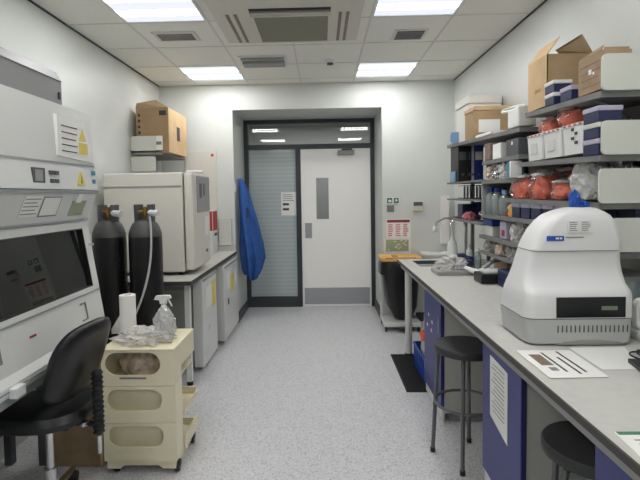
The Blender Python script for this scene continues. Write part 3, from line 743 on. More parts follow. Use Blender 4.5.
for xx in (.66, 1.0):
    for yy in (5.0, 5.34): G().tube([(xx - .01, yy, .025), (xx + .01, yy, .025)], .025, 12).build('castor', M['black'], t)
G().box(.78, .88, 4.93, 4.99, .03, .045).build('pedal', M['black'], t)

# ------------------------------------------------------------- back wall right
t = thing('safety_sign', 'small green and white pictogram sign on the back wall right of the door', 'sign', (.8, YB, 1.335))
G().box(.728, .878, YB - .006, YB - .001, 1.333, 1.412).build('sign_plate', M['paper'], t)
G().box(.735, .795, YB - .008, YB - .006, 1.343, 1.403).box(.812, .868, YB - .008, YB - .006, 1.343, 1.403).build('green_field', M['green'], t)
G().prism([(.745, 1.365), (.765, 1.39), (.765, 1.378), (.785, 1.378), (.785, 1.352), (.765, 1.352)], 'y', YB - .010, YB - .008).box(.825, .855, YB - .010, YB - .008, 1.37, 1.38).box(.835, .845, YB - .010, YB - .008, 1.358, 1.393).build('white_symbol', M['paper'], t)
tag(G().box(.735, .815, YB - .006, YB - .001, 1.243, 1.315).build('grey_plaque', M['grey']), 'small square grey plaque under the green sign', 'plaque')
t = thing('thermostat', 'beige room thermostat with dark display on the back wall', 'thermostat', (1.08, YB, 1.25))
G().box(1.02, 1.138, YB - .028, YB - .001, 1.25, 1.362, .006).build('case', M['thermo'], t)
G().box(1.03, 1.128, YB - .031, YB - .028, 1.312, 1.352).build('display', M['dgrey'], t)
t = thing('safety_poster', 'poster with maroon header pinned above the pale green picture', 'poster', (.86, YB, .95))
G().box(.728, 1.0, YB - .005, YB - .001, .948, 1.165).build('sheet', M['paper'], t)
G().box(.735, .99, YB - .007, YB - .005, 1.125, 1.155).build('header', M['maroon'], t)
g = G()
for c_ in range(3): bars(g, 'y', YB - .005, -.002, .745 + c_ * .085, .805 + c_ * .085, .965, 1.11, 6, .5, seed=c_)
g.build('printed_text', M['pink'], t)
t = thing('green_leaflet', 'pale green printed sheet in a frame just above the pedal bin', 'poster', (.85, YB, .74))
G().box(.70, 1.0, YB - .004, YB - .001, .735, .945).build('backing', M['white'], t)
G().box(.72, .975, YB - .007, YB - .004, .80, .93).build('picture', M['olive'], t)
g = G()
rd = random.Random(2)
for i in range(14): a, b = rd.uniform(.725, .94), rd.uniform(.805, .915); g.box(a, a + .028, YB - .009, YB - .007, b, b + .012)
g.build('printed_blocks', M['shelf_end'], t)
# hand basin on back wall
t = thing('hand_basin', 'white ceramic hand basin on the back wall behind the bench end', 'basin', (1.26, 5.25, .62))
G().loft([ringxy(1.27, 5.27, .09, .09, .60), ringxy(1.27, 5.25, .16, .13, .68), ringxy(1.27, 5.23, .205, .17, .77), ringxy(1.27, 5.23, .205, .17, .80), ringxy(1.27, 5.23, .185, .15, .80), ringxy(1.27, 5.24, .13, .1, .72)]).build('bowl', M['white_m'], t, True)
G().box(1.08, 1.46, 5.37, YB - .002, .74, .80).build('rear_ledge', M['white_m'], t)
G().tube([(1.27, 5.3, .62), (1.27, 5.3, .3), (1.27, 5.41, .28)], .02).build('waste_pipe', M['white_m'], t)
# white service trunking near corner
tag(G().box(1.33, 1.42, YB - .05, YB - .002, .88, 1.42, .004).build('soap_dispenser', M['foam']), 'tall cream soap dispenser in the back right corner', 'dispenser')

# blue coat on the recess wall
t = thing('lab_coat', 'blue lab coat hanging on the left side of the door recess', 'coat', (-.93, 5.62, .5))
def coatring(z, xa, xb, ya, yb, seed):
    R = []; n = 72
    for i in range(n):
        a = 2 * PI * i / n
        f = (1.66 - z) * .26
        k = 1 + f * math.sin(6 * a + seed) + f * .5 * math.sin(11 * a + seed * 2 + z * 3)
        R.append((max(-.98, .018 + (xa + xb) / 2 + (xb - xa) / 2 * math.cos(a) * k), (ya + yb) / 2 + (yb - ya) / 2 * math.sin(a) * k, z + .03 * math.sin(a * 2 + 1) * (1 if z < .6 else 0)))
    return R
G().loft([coatring(.49, -.89, -.80, 5.54, 5.68, 0), coatring(.50, -.915, -.775, 5.52, 5.70, 0), coatring(.60, -.93, -.74, 5.50, 5.74, .1), coatring(.72, -.94, -.705, 5.48, 5.77, .2), coatring(.9, -.955, -.73, 5.48, 5.77, .35), coatring(1.1, -.965, -.775, 5.49, 5.75, .5),
          coatring(1.3, -.975, -.82, 5.50, 5.72, .7), coatring(1.5, -.98, -.865, 5.51, 5.70, .8), coatring(1.6, -.98, -.905, 5.52, 5.66, .9), coatring(1.65, -.98, -.93, 5.54, 5.62, 1)]).build('coat_body', M['coat'], t, True, 80)
G().loft([[(cx_ + a * .03 * math.cos(b * PI / 6), 5.60 + a * .05 * math.sin(b * PI / 6), z) for b in range(12)] for z, a, cx_ in ((.70, .7, -.705), (.72, 1, -.705), (.95, 1.1, -.735), (1.2, 1.1, -.79), (1.45, .7, -.86))]).build('sleeve', M['coat'], t, True, 80)
G().box(-.865, -.84, 5.49, 5.5, 1.2, 1.32).build('badge_pocket', M['blued'], t)
t = thing('coat_hook', 'white hook plate on the recess wall holding the blue coat', 'hook', (-.98, 5.6, 1.6))
G().box(-.985, -.975, 5.44, 5.52, 1.50, 1.6).build('hook_plate', M['white'], t)
G().tube([(-.975, 5.56, 1.64), (-.94, 5.56, 1.64), (-.93, 5.56, 1.66)], .006).build('hook_peg', M['chrome'], t)

# ================================================================== MACHINE
def mring(z, x0, x1, yf, yb, r=.04, n=5): return [(x, y, z) for x, y in rrect(x0, x1, yf, yb, r, n)]
t = thing('plate_analyser', 'large white domed bench analyser with black display strip on the right bench', 'lab instrument', (1.0, 2.02, .85))
G().loft([mring(.855, .80, 1.192, 1.862, 2.145), mring(.862, .792, 1.198, 1.857, 2.15), mring(.953, .785, 1.204, 1.855, 2.155)]).build('base_housing', M['mach2'], t, True, 30)
# rear raised
G().loft([mring(.957, .785, 1.206, 1.855, 2.155), mring(1.0, .788, 1.207, 1.857, 2.15), mring(1.042, .796, 1.209, 1.862, 2.145), mring(1.056, .80, 1.211, 1.872, 2.14), mring(1.066, .803, 1.213, 1.89, 2.14), mring(1.08, .808, 1.216, 1.915, 2.135),
          mring(1.12, .822, 1.218, 1.942, 2.13), mring(1.16, .834, 1.215, 1.949, 2.13), mring(1.206, .848, 1.211, 1.944, 2.13)]).build('drawer_housing', M['mach'], t, True, 50)
G().loft([mring(1.2055, .853, 1.206, 1.949, 2.125), mring(1.2105, .853, 1.206, 1.949, 2.125)]).build('lid_seam', M['mid'], t)
G().loft([mring(1.210, .849, 1.21, 1.94, 2.13, .035, 7), mring(1.25, .866, 1.205, 1.94, 2.128, .035, 7), mring(1.29, .888, 1.198, 1.943, 2.126, .035, 7), mring(1.325, .916, 1.188, 1.948, 2.123, .035, 7), mring(1.35, .946, 1.174, 1.955, 2.12, .035, 7), mring(1.366, .98, 1.152, 1.965, 2.11, .035, 7), mring(1.378, 1.02, 1.13, 1.985, 2.09, .03, 7), mring(1.381, 1.04, 1.11, 2.01, 2.08, .02, 7)]).build('lid_hood', M['mach'], t, True, 60)
G().loft([mring(.952, .788, 1.201, 1.858, 2.152), mring(.958, .788, 1.201, 1.858, 2.152)]).build('housing_seam', M['dgrey'], t)
G().box(.90, 1.162, 1.852, 1.858, .961, 1.04, .001).build('display_strip', M['disp'], t)
G().box(1.07, 1.13, 1.8505, 1.852, .99, 1.005).build('display_readout', M['lcd'], t)
g = G()
for i in range(17): g.box(.905 + i * .0165, .909 + i * .0165, 1.8535, 1.856, .903, .930)
g.build('vent_slots', M['dgrey'], t)
G().prism([(.90, .855), (.93, .866), (1.0, .873), (1.07, .873), (1.14, .866), (1.17, .855)], 'y', 1.852, 1.8575).build('base_arch', M['mid'], t)
for xx in (.83, 1.15):
    for yy in (1.9, 2.1): G().cyl(xx, yy, .85, .857, .018).build('foot', M['black'], t)
G().box(.90, .968, 1.9375, 1.9405, 1.250, 1.270).build('blue_badge', M['bluep'], t)
G().box(.952, .96, 1.936, 1.9375, 1.257, 1.264).box(.935, .948, 1.936, 1.9375, 1.257, 1.264).build('badge_lettering', M['paper'], t)
G().box(.975, 1.045, 1.9385, 1.9405, 1.262, 1.266).build('model_lettering', M['inkg'], t)
wl = G().box(.982, 1.082, 1.9375, 1.9435, 1.283, 1.332).build('white_label', M['paper'], t)
g = G(); bars(g, 'y', 1.9375, -.001, .99, 1.022, 1.288, 1.328, 5, .3, seed=1); bars(g, 'y', 1.9375, -.001, 1.037, 1.072, 1.288, 1.328, 5, .3, seed=2)
g.build('label_print', M['inkg'], wl)

# blue crumpled nitrile pack on top of instrument
t = thing('blue_glove', 'crumpled blue nitrile glove lying on top of the white analyser', 'glove', (1.07, 2.03, 1.38))
G().lump((1.065, 2.05, 1.378), (.02, .025, .045), 21, .45, 4, 3).lump((1.09, 2.04, 1.378), (.028, .025, .018), 22, .45, 4, 3).build('glove_fabric', M['bluep'], t, True)

# papers
def sheet(name, label, P, z, m='paper'):
    t = thing(name, label, 'paper', (sum(p[0] for p in P) / 4, sum(p[1] for p in P) / 4, z))
    G().prism(P, 'z', z, z + .0012).build('sheet', M[m], t); return t
sheet('paper_sheet', 'blank white sheet lying half under the printed one in front of the analyser', [(.93, 1.60), (1.07, 1.60), (1.145, 1.83), (.935, 1.83)], .8505)
t = sheet('paper_sheet', 'printed instruction sheet with small picture in front of the white analyser', [(.722, 1.525), (.912, 1.532), (.922, 1.795), (.722, 1.80)], .852)
G().box(.748, .79, 1.64, 1.75, .8532, .8537).build('brown_picture', M['brown'], t)
G().box(.80, .808, 1.58, 1.77, .8532, .8537).box(.835, .843, 1.56, 1.72, .8532, .8537).box(.86, .868, 1.575, 1.78, .8532, .8537).build('bold_text', M['ink'], t)
G().box(.76, .785, 1.59, 1.62, .8532, .8537).build('faint_text', M['inkg'], t)
t = sheet('paper_sheet', 'white sheet with dark header strip at the near edge of the bench', [(.70, .98), (.91, .98), (.92, 1.18), (.715, 1.18)], .8505)
G().box(.72, .915, 1.165, 1.179, .8517, .8527).build('dark_header', M['green'], t)
bars(G(), 'z', .8517, .0005, .74, .90, 1.0, 1.15, 8, .25, seed=5).build('printed_text', M['inkg'], t)
# cable + mouse + white charger at right
P = []
for i in range(41):
    a = i / 40 * 4 * PI
    P.append((1.135 + .05 * math.cos(a) + .012 * i / 40 * 4, 1.70 + .06 * math.sin(a), .856 + .0003 * i))
P += [(1.3, 1.72, .865), (1.42, 1.8, .86)]
tag(G().tube(P, .003, 6).build('black_cable', M['black'], None, True), 'coiled thin black cable on the bench right of the papers', 'cable')
t = thing('laptop', 'black laptop corner on the bench at the right edge of view', 'laptop', (1.2, 1.5, .852))
G().quadbox([(1.01, 1.44, .852), (1.33, 1.36, .852), (1.38, 1.60, .852), (1.055, 1.665, .852), (1.01, 1.44, .866), (1.33, 1.36, .866), (1.38, 1.60, .866), (1.055, 1.665, .866)]).build('laptop_base', M['black'], t)
G().quadbox([(1.07, 1.50, .866), (1.30, 1.45, .866), (1.33, 1.57, .866), (1.09, 1.62, .866), (1.07, 1.50, .868), (1.30, 1.45, .868), (1.33, 1.57, .868), (1.09, 1.62, .868)]).build('keyboard', M['dgrey'], t)
t = thing('desk_phone', 'white and black desk handset right of the analyser', 'phone', (1.32, 1.9, .85))
G().box(1.24, 1.36, 1.86, 1.99, .85, .90, .015).build('phone_base', M['white'], t)
G().prism(rrect(1.235, 1.35, .895, 1.02, .03), 'y', 1.90, 1.93).build('screen_surround', M['white'], t)
G().prism(rrect(1.247, 1.34, .925, 1.008, .02), 'y', 1.896, 1.90).build('screen', M['black'], t)
t = thing('storage_tub', 'translucent grey tub on the bench behind the desk handset', 'tub', (1.34, 2.2, .85))
G().loft([ringxy(1.36, 2.22, .08, .08, .85, p=5), ringxy(1.36, 2.22, .1, .1, 1.05, p=5)]).build('tub_body', M['bottle'], t)
G().loft([ringxy(1.36, 2.22, .105, .105, 1.05, p=5), ringxy(1.36, 2.22, .105, .105, 1.07, p=5), ringxy(1.36, 2.22, .06, .06, 1.085, p=5)]).build('tub_lid', M['mid'], t)

# ================================================================== RIGHT SHELVING
SF = 1.14
def zA(y): return 1.818 + .036 * (y - 2.78)
def zT(y): return 1.853 + .042 * (y - 2.0)
def zM(y): return 1.594 + .028 * (y - 2.0)
def z3(y): return 1.396 + .014 * (y - 2.0)
t = thing('shelving_unit', 'dark grey multi-level wall shelving with pale end panels above the right bench', 'shelving', (1.3, 3.2, .85))
def board(y0, y1, z, xf=SF, th=.025, z2=None):
    z2 = z if z2 is None else z2
    G().quadbox([(xf, y0, z - th), (XR - .004, y0, z - th), (XR - .004, y1, z2 - th), (xf, y1, z2 - th), (xf, y0, z), (XR - .004, y0, z), (XR - .004, y1, z2), (xf, y1, z2)]).build('shelf_board', M['shelf'], t)
board(2.0, 2.72, zT(2.0), z2=zT(2.72)); board(2.0, 2.79, zM(2.0), z2=zM(2.79)); board(2.0, 3.0, z3(2.0), z2=z3(3.0)); board(2.0, 3.44, 1.295)
board(2.80, 4.39, zA(2.8), z2=zA(4.39))
board(2.81, 3.44, 1.665)
board(2.84, 3.44, 1.532)
board(2.6, 3.5, 1.145); board(2.6, 3.5, 1.03, th=.018)
board(3.46, 4.39, 1.540, th=.015); board(3.46, 4.39, 1.398, th=.015); board(3.46, 4.39, 1.226, th=.015)
for z0, z1, xa in ((1.853, 1.998, 1.139), (1.594, 1.732, 1.141), (1.396, 1.538, 1.133), (1.195, 1.335, 1.133)):
    G().prism(rrect(xa, XR - .004, z0, z1, .018), 'y', 1.985, 1.998).build('end_panel', M['shelf_end'], t)
board(2.0, 2.28, 1.19)
G().box(SF + .002, XR - .004, 3.441, 3.455, 1.295, 1.53).build('divider_panel', M['mid'], t)
G().box(XR - .018, XR - .003, 1.99, 3.46, .98, 1.99).build('back_board', M['mid'], t)
for yy in (2.9, 3.455, 4.2):
    G().box(XR - .05, XR - .02, yy, yy + .03, .852, 1.95).build('upright_post', M['dgrey'], t)
G().box(1.27, 1.295, 4.10, 4.125, .852, 1.84).build('upright_post', M['grey'], t)
G().tube([(1.16, 2.1, 1.845), (1.45, 2.3, 1.78)], .007).build('brace', M['mid'], t)

# -- item makers
def rack(x, y, z, lx, ly, h, label, body='navy', lid='lav', group=None, name='tip_rack', cat='rack'):
    t = thing(name, label, cat, (x + lx / 2, y + ly / 2, z), group)
    G().box(x, x + lx, y, y + ly, z, z + h * .68, .003).build('rack_body', M[body], t)
    l = G().box(x - .003, x + lx + .003, y - .003, y + ly + .003, z + h * .68, z + h, .004).build('rack_lid', M[lid], t)
    return t
def bottle(x, y, z, r, h, label, cap='bluep', body='bottle', name='reagent_bottle', group=None):
    t = thing(name, label, 'bottle', (x, y, z), group)
    G().lathe(x, y, [(r * .92, z), (r, z + .008), (r, z + h * .62), (r * .85, z + h * .72), (r * .45, z + h * .8), (r * .45, z + h * .84)], 20).build('bottle_body', M[body], t, True)
    G().lathe(x, y, [(r * .52, z + h * .84), (r * .52, z + h), (r * .3, z + h + .001)], 16).build('bottle_cap', M[cap], t, True)
    return t
def simple(g, name, m, label, cat, smooth=False, group=None):
    return tag(g.build(name, M[m], None, smooth), label, cat, group)

# top near shelf
zs = zT(2.72) + .001
t = thing('cardboard_box', 'tall open cardboard box with flaps up on the top right shelf', 'box', (1.28, 2.6, zs))
x0, x1, y0, y1, z1 = 1.15, 1.38, 2.49, 2.71, 2.142
g = G().box(x0, x1, y0, y1, zs, zs + .005)
g.box(x0, x1, y0, y0 + .005, zs, z1).box(x0, x1, y1 - .005, y1, zs, z1).box(x1 - .005, x1, y0 + .005, y1 - .005, zs, z1)
g.build('box_walls', M['card'], t)
G().box(x0 - .001, x0 + .005, y0 + .0, y1, zs, z1).build('lit_side_wall', M['card_l'], t)  # lit aisle side, with its flap, coloured as paler cardboard
G().quadbox([(x0, y0, z1), (x0 + .004, y0, z1), (x0 + .004, y1, z1), (x0, y1, z1), (x0 + .06, y0 + .0, z1 + .085), (x0 + .064, y0 + .0, z1 + .085), (x0 + .064, y1, z1 + .085), (x0 + .06, y1, z1 + .085)]).build('box_flap', M['card_l'], t)
G().quadbox([(x1 - .004, y0, z1), (x1, y0, z1), (x1, y1, z1), (x1 - .004, y1, z1), (x1 - .05, y0 + .02, z1 + .10), (x1 - .045, y0 + .02, z1 + .10), (x1 - .08, y1, z1 + .08), (x1 - .085, y1, z1 + .08)]).build('box_flap', M['card'], t)
G().box(x0 - .003, x0 - .001, 2.56, 2.62, 1.97, 1.985).build('printed_mark', M['card'], t)
zs = zT(2.5) + .001
rack(1.143, 2.40, zs, .085, .095, .058, 'navy tip rack with white lid, lower of the pair in front of the open box', lid='white', group='navy racks on the top shelf')
rack(1.143, 2.40, zs + .0595, .085, .095, .058, 'navy tip rack with white lid, upper of the pair in front of the open box', lid='white', group='navy racks on the top shelf')
rack(1.15, 2.25, zT(2.35) + .001, .075, .10, .066, 'navy tip rack with lavender lid beside the worn carton', group='navy racks on the top shelf')
zs = zT(2.2) + .001
t = thing('cardboard_box', 'small worn brown carton with white tape scraps at the near end of top shelf', 'box', (1.22, 2.09, zs))
G().box(1.147, 1.27, 2.01, 2.185, zs, 2.022, .003).build('carton_body', M['card_d'], t)
G().quadbox([(1.147, 2.01, 2.022), (1.15, 2.01, 2.022), (1.15, 2.185, 2.022), (1.147, 2.185, 2.022), (1.155, 2.01, 2.04), (1.158, 2.01, 2.04), (1.158, 2.185, 2.027), (1.155, 2.185, 2.027)]).box(1.16, 1.26, 2.012, 2.016, 2.022, 2.032).build('box_flap', M['card_d'], t)
g = G().box(1.1455, 1.147, 2.03, 2.16, 1.92, 1.924).box(1.1455, 1.147, 2.02, 2.17, 1.95, 1.954).box(1.1455, 1.147, 2.02, 2.17, 1.98, 1.984).box(1.1455, 1.147, 2.02, 2.17, 1.89, 1.893)
g.build('ridge_lines', M['brown'], t)
G().box(1.1445, 1.147, 2.08, 2.10, 1.94, 1.96).box(1.1445, 1.147, 2.06, 2.07, 1.935, 1.945).build('tape_scraps', M['paper'], t)

# far top shelf
z = zA(3.75) + .004
t = thing('cardboard_box', 'wide cardboard box with white label at the far end of the top shelf', 'box', (1.3, 3.8, z))
G().box(1.165, 1.47, 3.70, 3.93, z, 2.09, .003).build('carton_body', M['card'], t)
G().box(1.16, 1.475, 3.695, 3.935, 2.07, 2.10, .003).build('box_lid', M['card_l'], t)
G().box(1.20, 1.36, 3.696, 3.70, 1.905, 2.0).build('white_label', M['paper'], t)
t = thing('foam_box', 'white polystyrene box standing behind the labelled cardboard box', 'foam box', (1.33, 4.15, 1.87))
z = zA(4.2) + .004
G().box(1.2, 1.47, 3.96, 4.3, z, 2.17, .006).build('box_body', M['foam'], t)
G().loft([mring(2.17, 1.19, 1.475, 3.95, 4.31, .02), mring(2.22, 1.19, 1.475, 3.95, 4.31, .02), mring(2.25, 1.22, 1.45, 3.98, 4.28, .02)]).build('box_lid', M['foam'], t)
t = thing('blue_cup', 'translucent blue tub at the far end of the top right shelf', 'tub', (1.17, 4.25, 1.87))
z = zA(4.25) + .003
G().lathe(1.19, 4.27, [(.035, z), (.045, z + .07), (.045, z + .1), (.03, z + .1)], 18).build('tub_body', M['sealblue'], t, True)
G().box(1.14, 1.165, 4.26, 4.28, z + .02, z + .085).build('tub_handle', M['sealblue'], t)
t = thing('label_printer', 'white boxy device with a looped white strap beside the open cardboard box', 'device', (1.2, 2.98, 1.85))
z = zA(2.98) + .004
G().box(1.145, 1.25, 2.83, 2.99, z, z + .115, .008).build('device_body', M['white'], t)
G().tube([(1.2 + .06 * math.cos(a), 3.04 + .09 * math.sin(a), z + .135 + .025 * math.sin(a + 1)) for a in [i * 2 * PI / 24 for i in range(24)]], .009, 8, True).build('strap_loop', M['white'], t, True)
simple(G().box(1.15, 1.28, 3.3, 3.62, zA(3.3) + .008, zA(3.3) + .03, .003), 'paper_pad', 'paper', 'flat white pad lying on the top shelf between box and device', 'paper')

# mid near shelf (z 1.617): white bins, bags, racks
zs = zM(2.72) + .001
for i, (ya, yb) in enumerate(((2.53, 2.71), (2.335, 2.515), (2.135, 2.32))):
    lb = ['white lidded box with red edge, farthest of three in the row', 'white lidded box with red edge, middle of three in the row', 'white lidded box with red edge and black print, nearest of three in the row'][i]
    t = thing('white_storage_box', lb, 'box', (1.22, (ya + yb) / 2, zs), 'white boxes on the middle shelf')
    G().loft([mring(zs, 1.15, 1.30, ya + .008, yb - .008, .01, 3), mring(zs + .125, 1.145, 1.31, ya, yb, .01, 3)]).build('box_body', M['white'], t)
    l = G().loft([mring(zs + .126, 1.142, 1.313, ya - .002, yb + .002, .01, 3), mring(zs + .137, 1.142, 1.313, ya - .002, yb + .002, .01, 3)]).build('box_lid', M['foam'], t)
    g = G()
    for k in range(4): g.box(1.1405, 1.142, ya + .01 + k * .045, ya + .032 + k * .045, zs + .128, zs + .134)
    g.build('red_dashes', M['red'], l)
    g = G()
    if i < 2: g.box(1.1425, 1.15, ya + .055, yb - .055, zs + .035, zs + .09); g.build('grey_label', M['paper_d'], t)
    else:
        for k in range(4): g.box(1.1425, 1.15, ya + .05 + (k % 2) * .03, ya + .07 + (k % 2) * .03, zs + .045 + k * .02, zs + .058 + k * .02)
        g.build('black_print', M['ink'], t)
def obag(c, size, seed, label, inner='orange', out='bag_o'):
    t = thing('bag_of_tubes', label, 'bag', c, 'plastic bags of orange-capped tubes')
    G().lump((c[0], c[1], c[2]), (size[0] * .8, size[1] * .8, size[2] * .86), seed, .25, 3).build('tube_caps', M[inner], t, True)
    G().lump((c[0], c[1], c[2] - .0), size, seed, .32, 4).build('plastic_bag', M[out], t)
    G().lump((c[0] - size[0] * .2, c[1] + size[1] * .2, c[2] + size[2] * 1.35), (size[0] * .6, size[1] * .75, size[2] * .14), seed + 3, .3, 3).build('white_fold', M['white'], t, True)
    return t
obag((1.21, 2.56, zs + .138), (.055, .075, .052), 31, 'orange-filled plastic bag on the farthest white lidded boxes')
obag((1.21, 2.35, zs + .138), (.06, .08, .062), 32, 'orange-filled plastic bag on the nearest white lidded boxes')
for k in range(3):
    rack(1.135, 2.003, zM(2.13) + k * .0665, .095, .115, .065, ['navy rack with pale lid, lowest of the stack of three on the middle shelf', 'navy rack with pale lid, centre of the stack of three on the middle shelf', 'navy rack with lavender lid, top of the stack of three on the middle shelf'][k], lid=['lav', 'shelf_end', 'lav'][k], group='stacked racks on the middle shelf')

# third shelf
zs = z3(2.9) + .001
obag((1.20, 2.87, zs), (.075, .115, .088), 41, 'large bag of orange-capped tubes, farthest on the third shelf')
obag((1.21, 2.62, zs), (.075, .10, .09), 42, 'large bag of orange-capped tubes next nearer on the third shelf')
obag((1.22, 2.42, zs), (.07, .08, .06), 43, 'low bag of orange tubes in pale wrapping on the third shelf')
t = thing('bag_of_tubes', 'clear plastic bag of pale tubes at the near end of the third shelf', 'bag', (1.21, 2.2, zs), 'clear bags on the third shelf')
G().lump((1.22, 2.19, zs), (.065, .085, .085), 44, .2, 3).build('tube_bundle', M['shelf_end'], t, True)
G().lump((1.22, 2.19, zs), (.08, .105, .105), 44, .35, 4).build('plastic_bag', M['bag'], t)
simple(G().lump((1.30, 2.12, zs + .0), (.06, .06, .12), 46, .4, 4), 'foil_bundle', 'foil', 'crumpled silver foil bundle behind the clear bag on the third shelf', 'foil')
simple(G().lump((1.37, 2.35, zs + .0), (.07, .12, .13), 47, .3, 4), 'wrapped_pack', 'brown', 'brown wrapped pack at the back of the third shelf', 'pack')
obag((1.38, 2.66, zs), (.07, .13, .11), 48, 'bag of orange-capped tubes at the wall side of the third shelf')

# fourth (1.295 / 1.20)
for k in range(5):
    y = 2.02 + k * .135
    zz = 1.2965
    rack(1.155, y + (.27 if k > 1 else .27), zz, .12, .115, .09, ['navy rack nearest the analyser top on the fourth shelf', 'second navy rack along the fourth shelf', 'third navy rack along the fourth shelf', 'fourth navy rack along the fourth shelf', 'navy rack beside the yellow cloth on the fourth shelf'][k], group='navy racks on the fourth shelf')
for k in range(2):
    rack(1.30, 2.02 + k * .13, 1.2965, .14, .115, .085, ['navy rack behind the pale end panel, nearer one', 'navy rack behind the pale end panel, farther one'][k], group='navy racks behind the end panels', lid='navy')
for i, (x, y, r, h, cap) in enumerate(((1.185, 3.38, .04, .185, 'binder'), (1.275, 3.39, .04, .18, 'binder'), (1.185, 3.26, .042, .18, 'binder'), (1.365, 3.38, .036, .17, 'bluep'), (1.185, 3.13, .038, .165, 'sealblue'), (1.28, 3.22, .038, .17, 'sealblue'))):
    bottle(x, y, 1.296, r, h, ['clear reagent bottle with blue cap at the aisle corner by the divider panel', 'clear bottle with blue cap, middle of the row at the divider panel', 'clear reagent bottle with navy cap at the shelf front', 'clear bottle with blue cap nearest the wall at the divider panel', 'clear bottle with pale blue cap nearest the yellow cloth', 'clear bottle with pale blue cap behind the navy-capped one'][i], cap, group='clear bottles on the fourth shelf')
simple(G().lump((1.19, 2.97, 1.296), (.04, .055, .055), 51, .35, 3), 'yellow_cloth', 'yellowlid', 'crumpled cream cloth beside the bottles on the fourth shelf', 'cloth', True)
simple(G().cyl(1.165, 3.02, 1.296, 1.325, .016), 'specimen_pot', 'red', 'small red pot at the shelf edge below the bottles', 'pot')

# mid bay z 1.665: items
zs = 1.666
simple(G().box(1.15, 1.30, 3.30, 3.42, zs, zs + .12, .01), 'grey_canister', 'brown', 'grey rounded canister at the far end of the upper middle shelf', 'canister')
simple(G().box(1.15, 1.28, 3.12, 3.26, zs, zs + .10, .004), 'white_carton', 'paper', 'white carton beside the grey canister', 'box')
simple(G().box(1.31, 1.43, 3.05, 3.40, zs, zs + .13, .004), 'dark_carton', 'dgrey', 'dark carton behind the white carton', 'box')
t = thing('black_case', 'black box with small round emblem beside the white lidded boxes', 'box', (1.2, 2.9, zs))
G().box(1.15, 1.28, 2.84, 3.02, zs, zs + .10, .004).build('case_body', M['dgrey'], t)
G().lathe(0, 0, [(.012, 0), (.012, .002)], 16).rot(-PI / 2, 'Y').move(1.15, 2.93, zs + .075).build('round_emblem', M['paper'], t)
# z 1.532
zs = 1.533
simple(G().lump((1.2, 3.36, zs), (.05, .055, .065), 61, .4, 4, 3), 'crumpled_pack', 'tintbag', 'crumpled beige packet beside the blue binder', 'packet')
simple(G().lump((1.2, 3.24, zs), (.05, .055, .06), 62, .4, 4, 3), 'crumpled_pack', 'foil', 'crumpled silvery packet next to the beige one', 'packet')
simple(G().lump((1.2, 3.11, zs), (.055, .06, .07), 63, .4, 4, 3), 'crumpled_pack', 'bag2', 'crumpled milky plastic packet nearest the blue pouch', 'packet')
t = thing('white_blue_pouch', 'upright white and teal pouch beside the orange tube bags', 'pouch', (1.16, 2.93, 1.58))
G().box(1.115, 1.18, 2.86, 2.88, 1.533, 1.632, .003).build('pouch_front', M['paper'], t)
G().box(1.115, 1.20, 2.881, 2.92, 1.533, 1.625, .003).build('pouch_back', M['teal'], t)

# far bay binders z 1.540
zs = 1.541
def binder(x, y, w, m, label, d=.24, h=.31, tilt=0):
    t = thing('lever_arch_binder', label, 'binder', (x + w / 2, y, zs), 'ring binders on the far shelf')
    G().box(x, x + w, y, y + d, zs, zs + h, .002).build('cover', M[m], t)
    G().box(x + .008, x + w - .008, y - .0015, y, zs + .18, zs + .25).build('spine_label', M['paper_d'] if m != 'black' else M['dgrey'], t)
    G().lathe(0, 0, [(.011, 0), (.011, .0015)], 14).rot(PI / 2, 'X').move(x + w / 2, y, zs + .06).build('finger_hole', M['dgrey'], t)
    return t
binder(1.155, 4.08, .075, 'black', 'wide black binder, farthest left of the binders')
binder(1.232, 4.08, .032, 'black', 'slim black binder beside the wide black one')
binder(1.266, 4.08, .02, 'lav', 'pale blue-grey binder between black and blue')
binder(1.288, 4.08, .075, 'binder', 'bright blue binder standing next to the white packets', h=.315)
simple(G().box(1.142, 1.153, 4.15, 4.3, zs, zs + .09, .003), 'white_jar', 'sealblue', 'small pale tub standing at the far edge beside the black binder', 'tub')
# far bay 1.398: wire rack of tubes
zs = 1.399
t = thing('test_tube_rack', 'grey wire rack on the far shelf under the binders', 'rack', (1.25, 4.1, zs))
g = G().box(1.18, 1.38, 4.0, 4.18, zs, zs + .006).box(1.18, 1.38, 4.0, 4.18, zs + .105, zs + .11)
g.build('rack_plates', M['dgrey'], t)
g = G()
for k in range(9):
    g.box(1.182 + k * .024, 1.186 + k * .024, 4.0, 4.004, zs + .006, zs + .105)
g.build('rack_wires', M['dgrey'], t)
tt = tag(G().lathe(1.2, 4.06, [(.006, zs + .007), (.009, zs + .013), (.009, zs + .1), (.007, zs + .1)], 10).build('test_tube', M['mid'], None, True), 'grey glass tube standing in the wire rack on the far shelf', 'test tube', 'tubes in the wire rack')
for k in range(1, 7):
    c = tt.copy(); COL.objects.link(c); c.location.x += .026 * k
simple(G().lump((1.42, 4.0, zs), (.035, .07, .06), 71, .4, 3), 'crumpled_pack', 'bag2', 'milky packet right of the wire rack', 'packet')
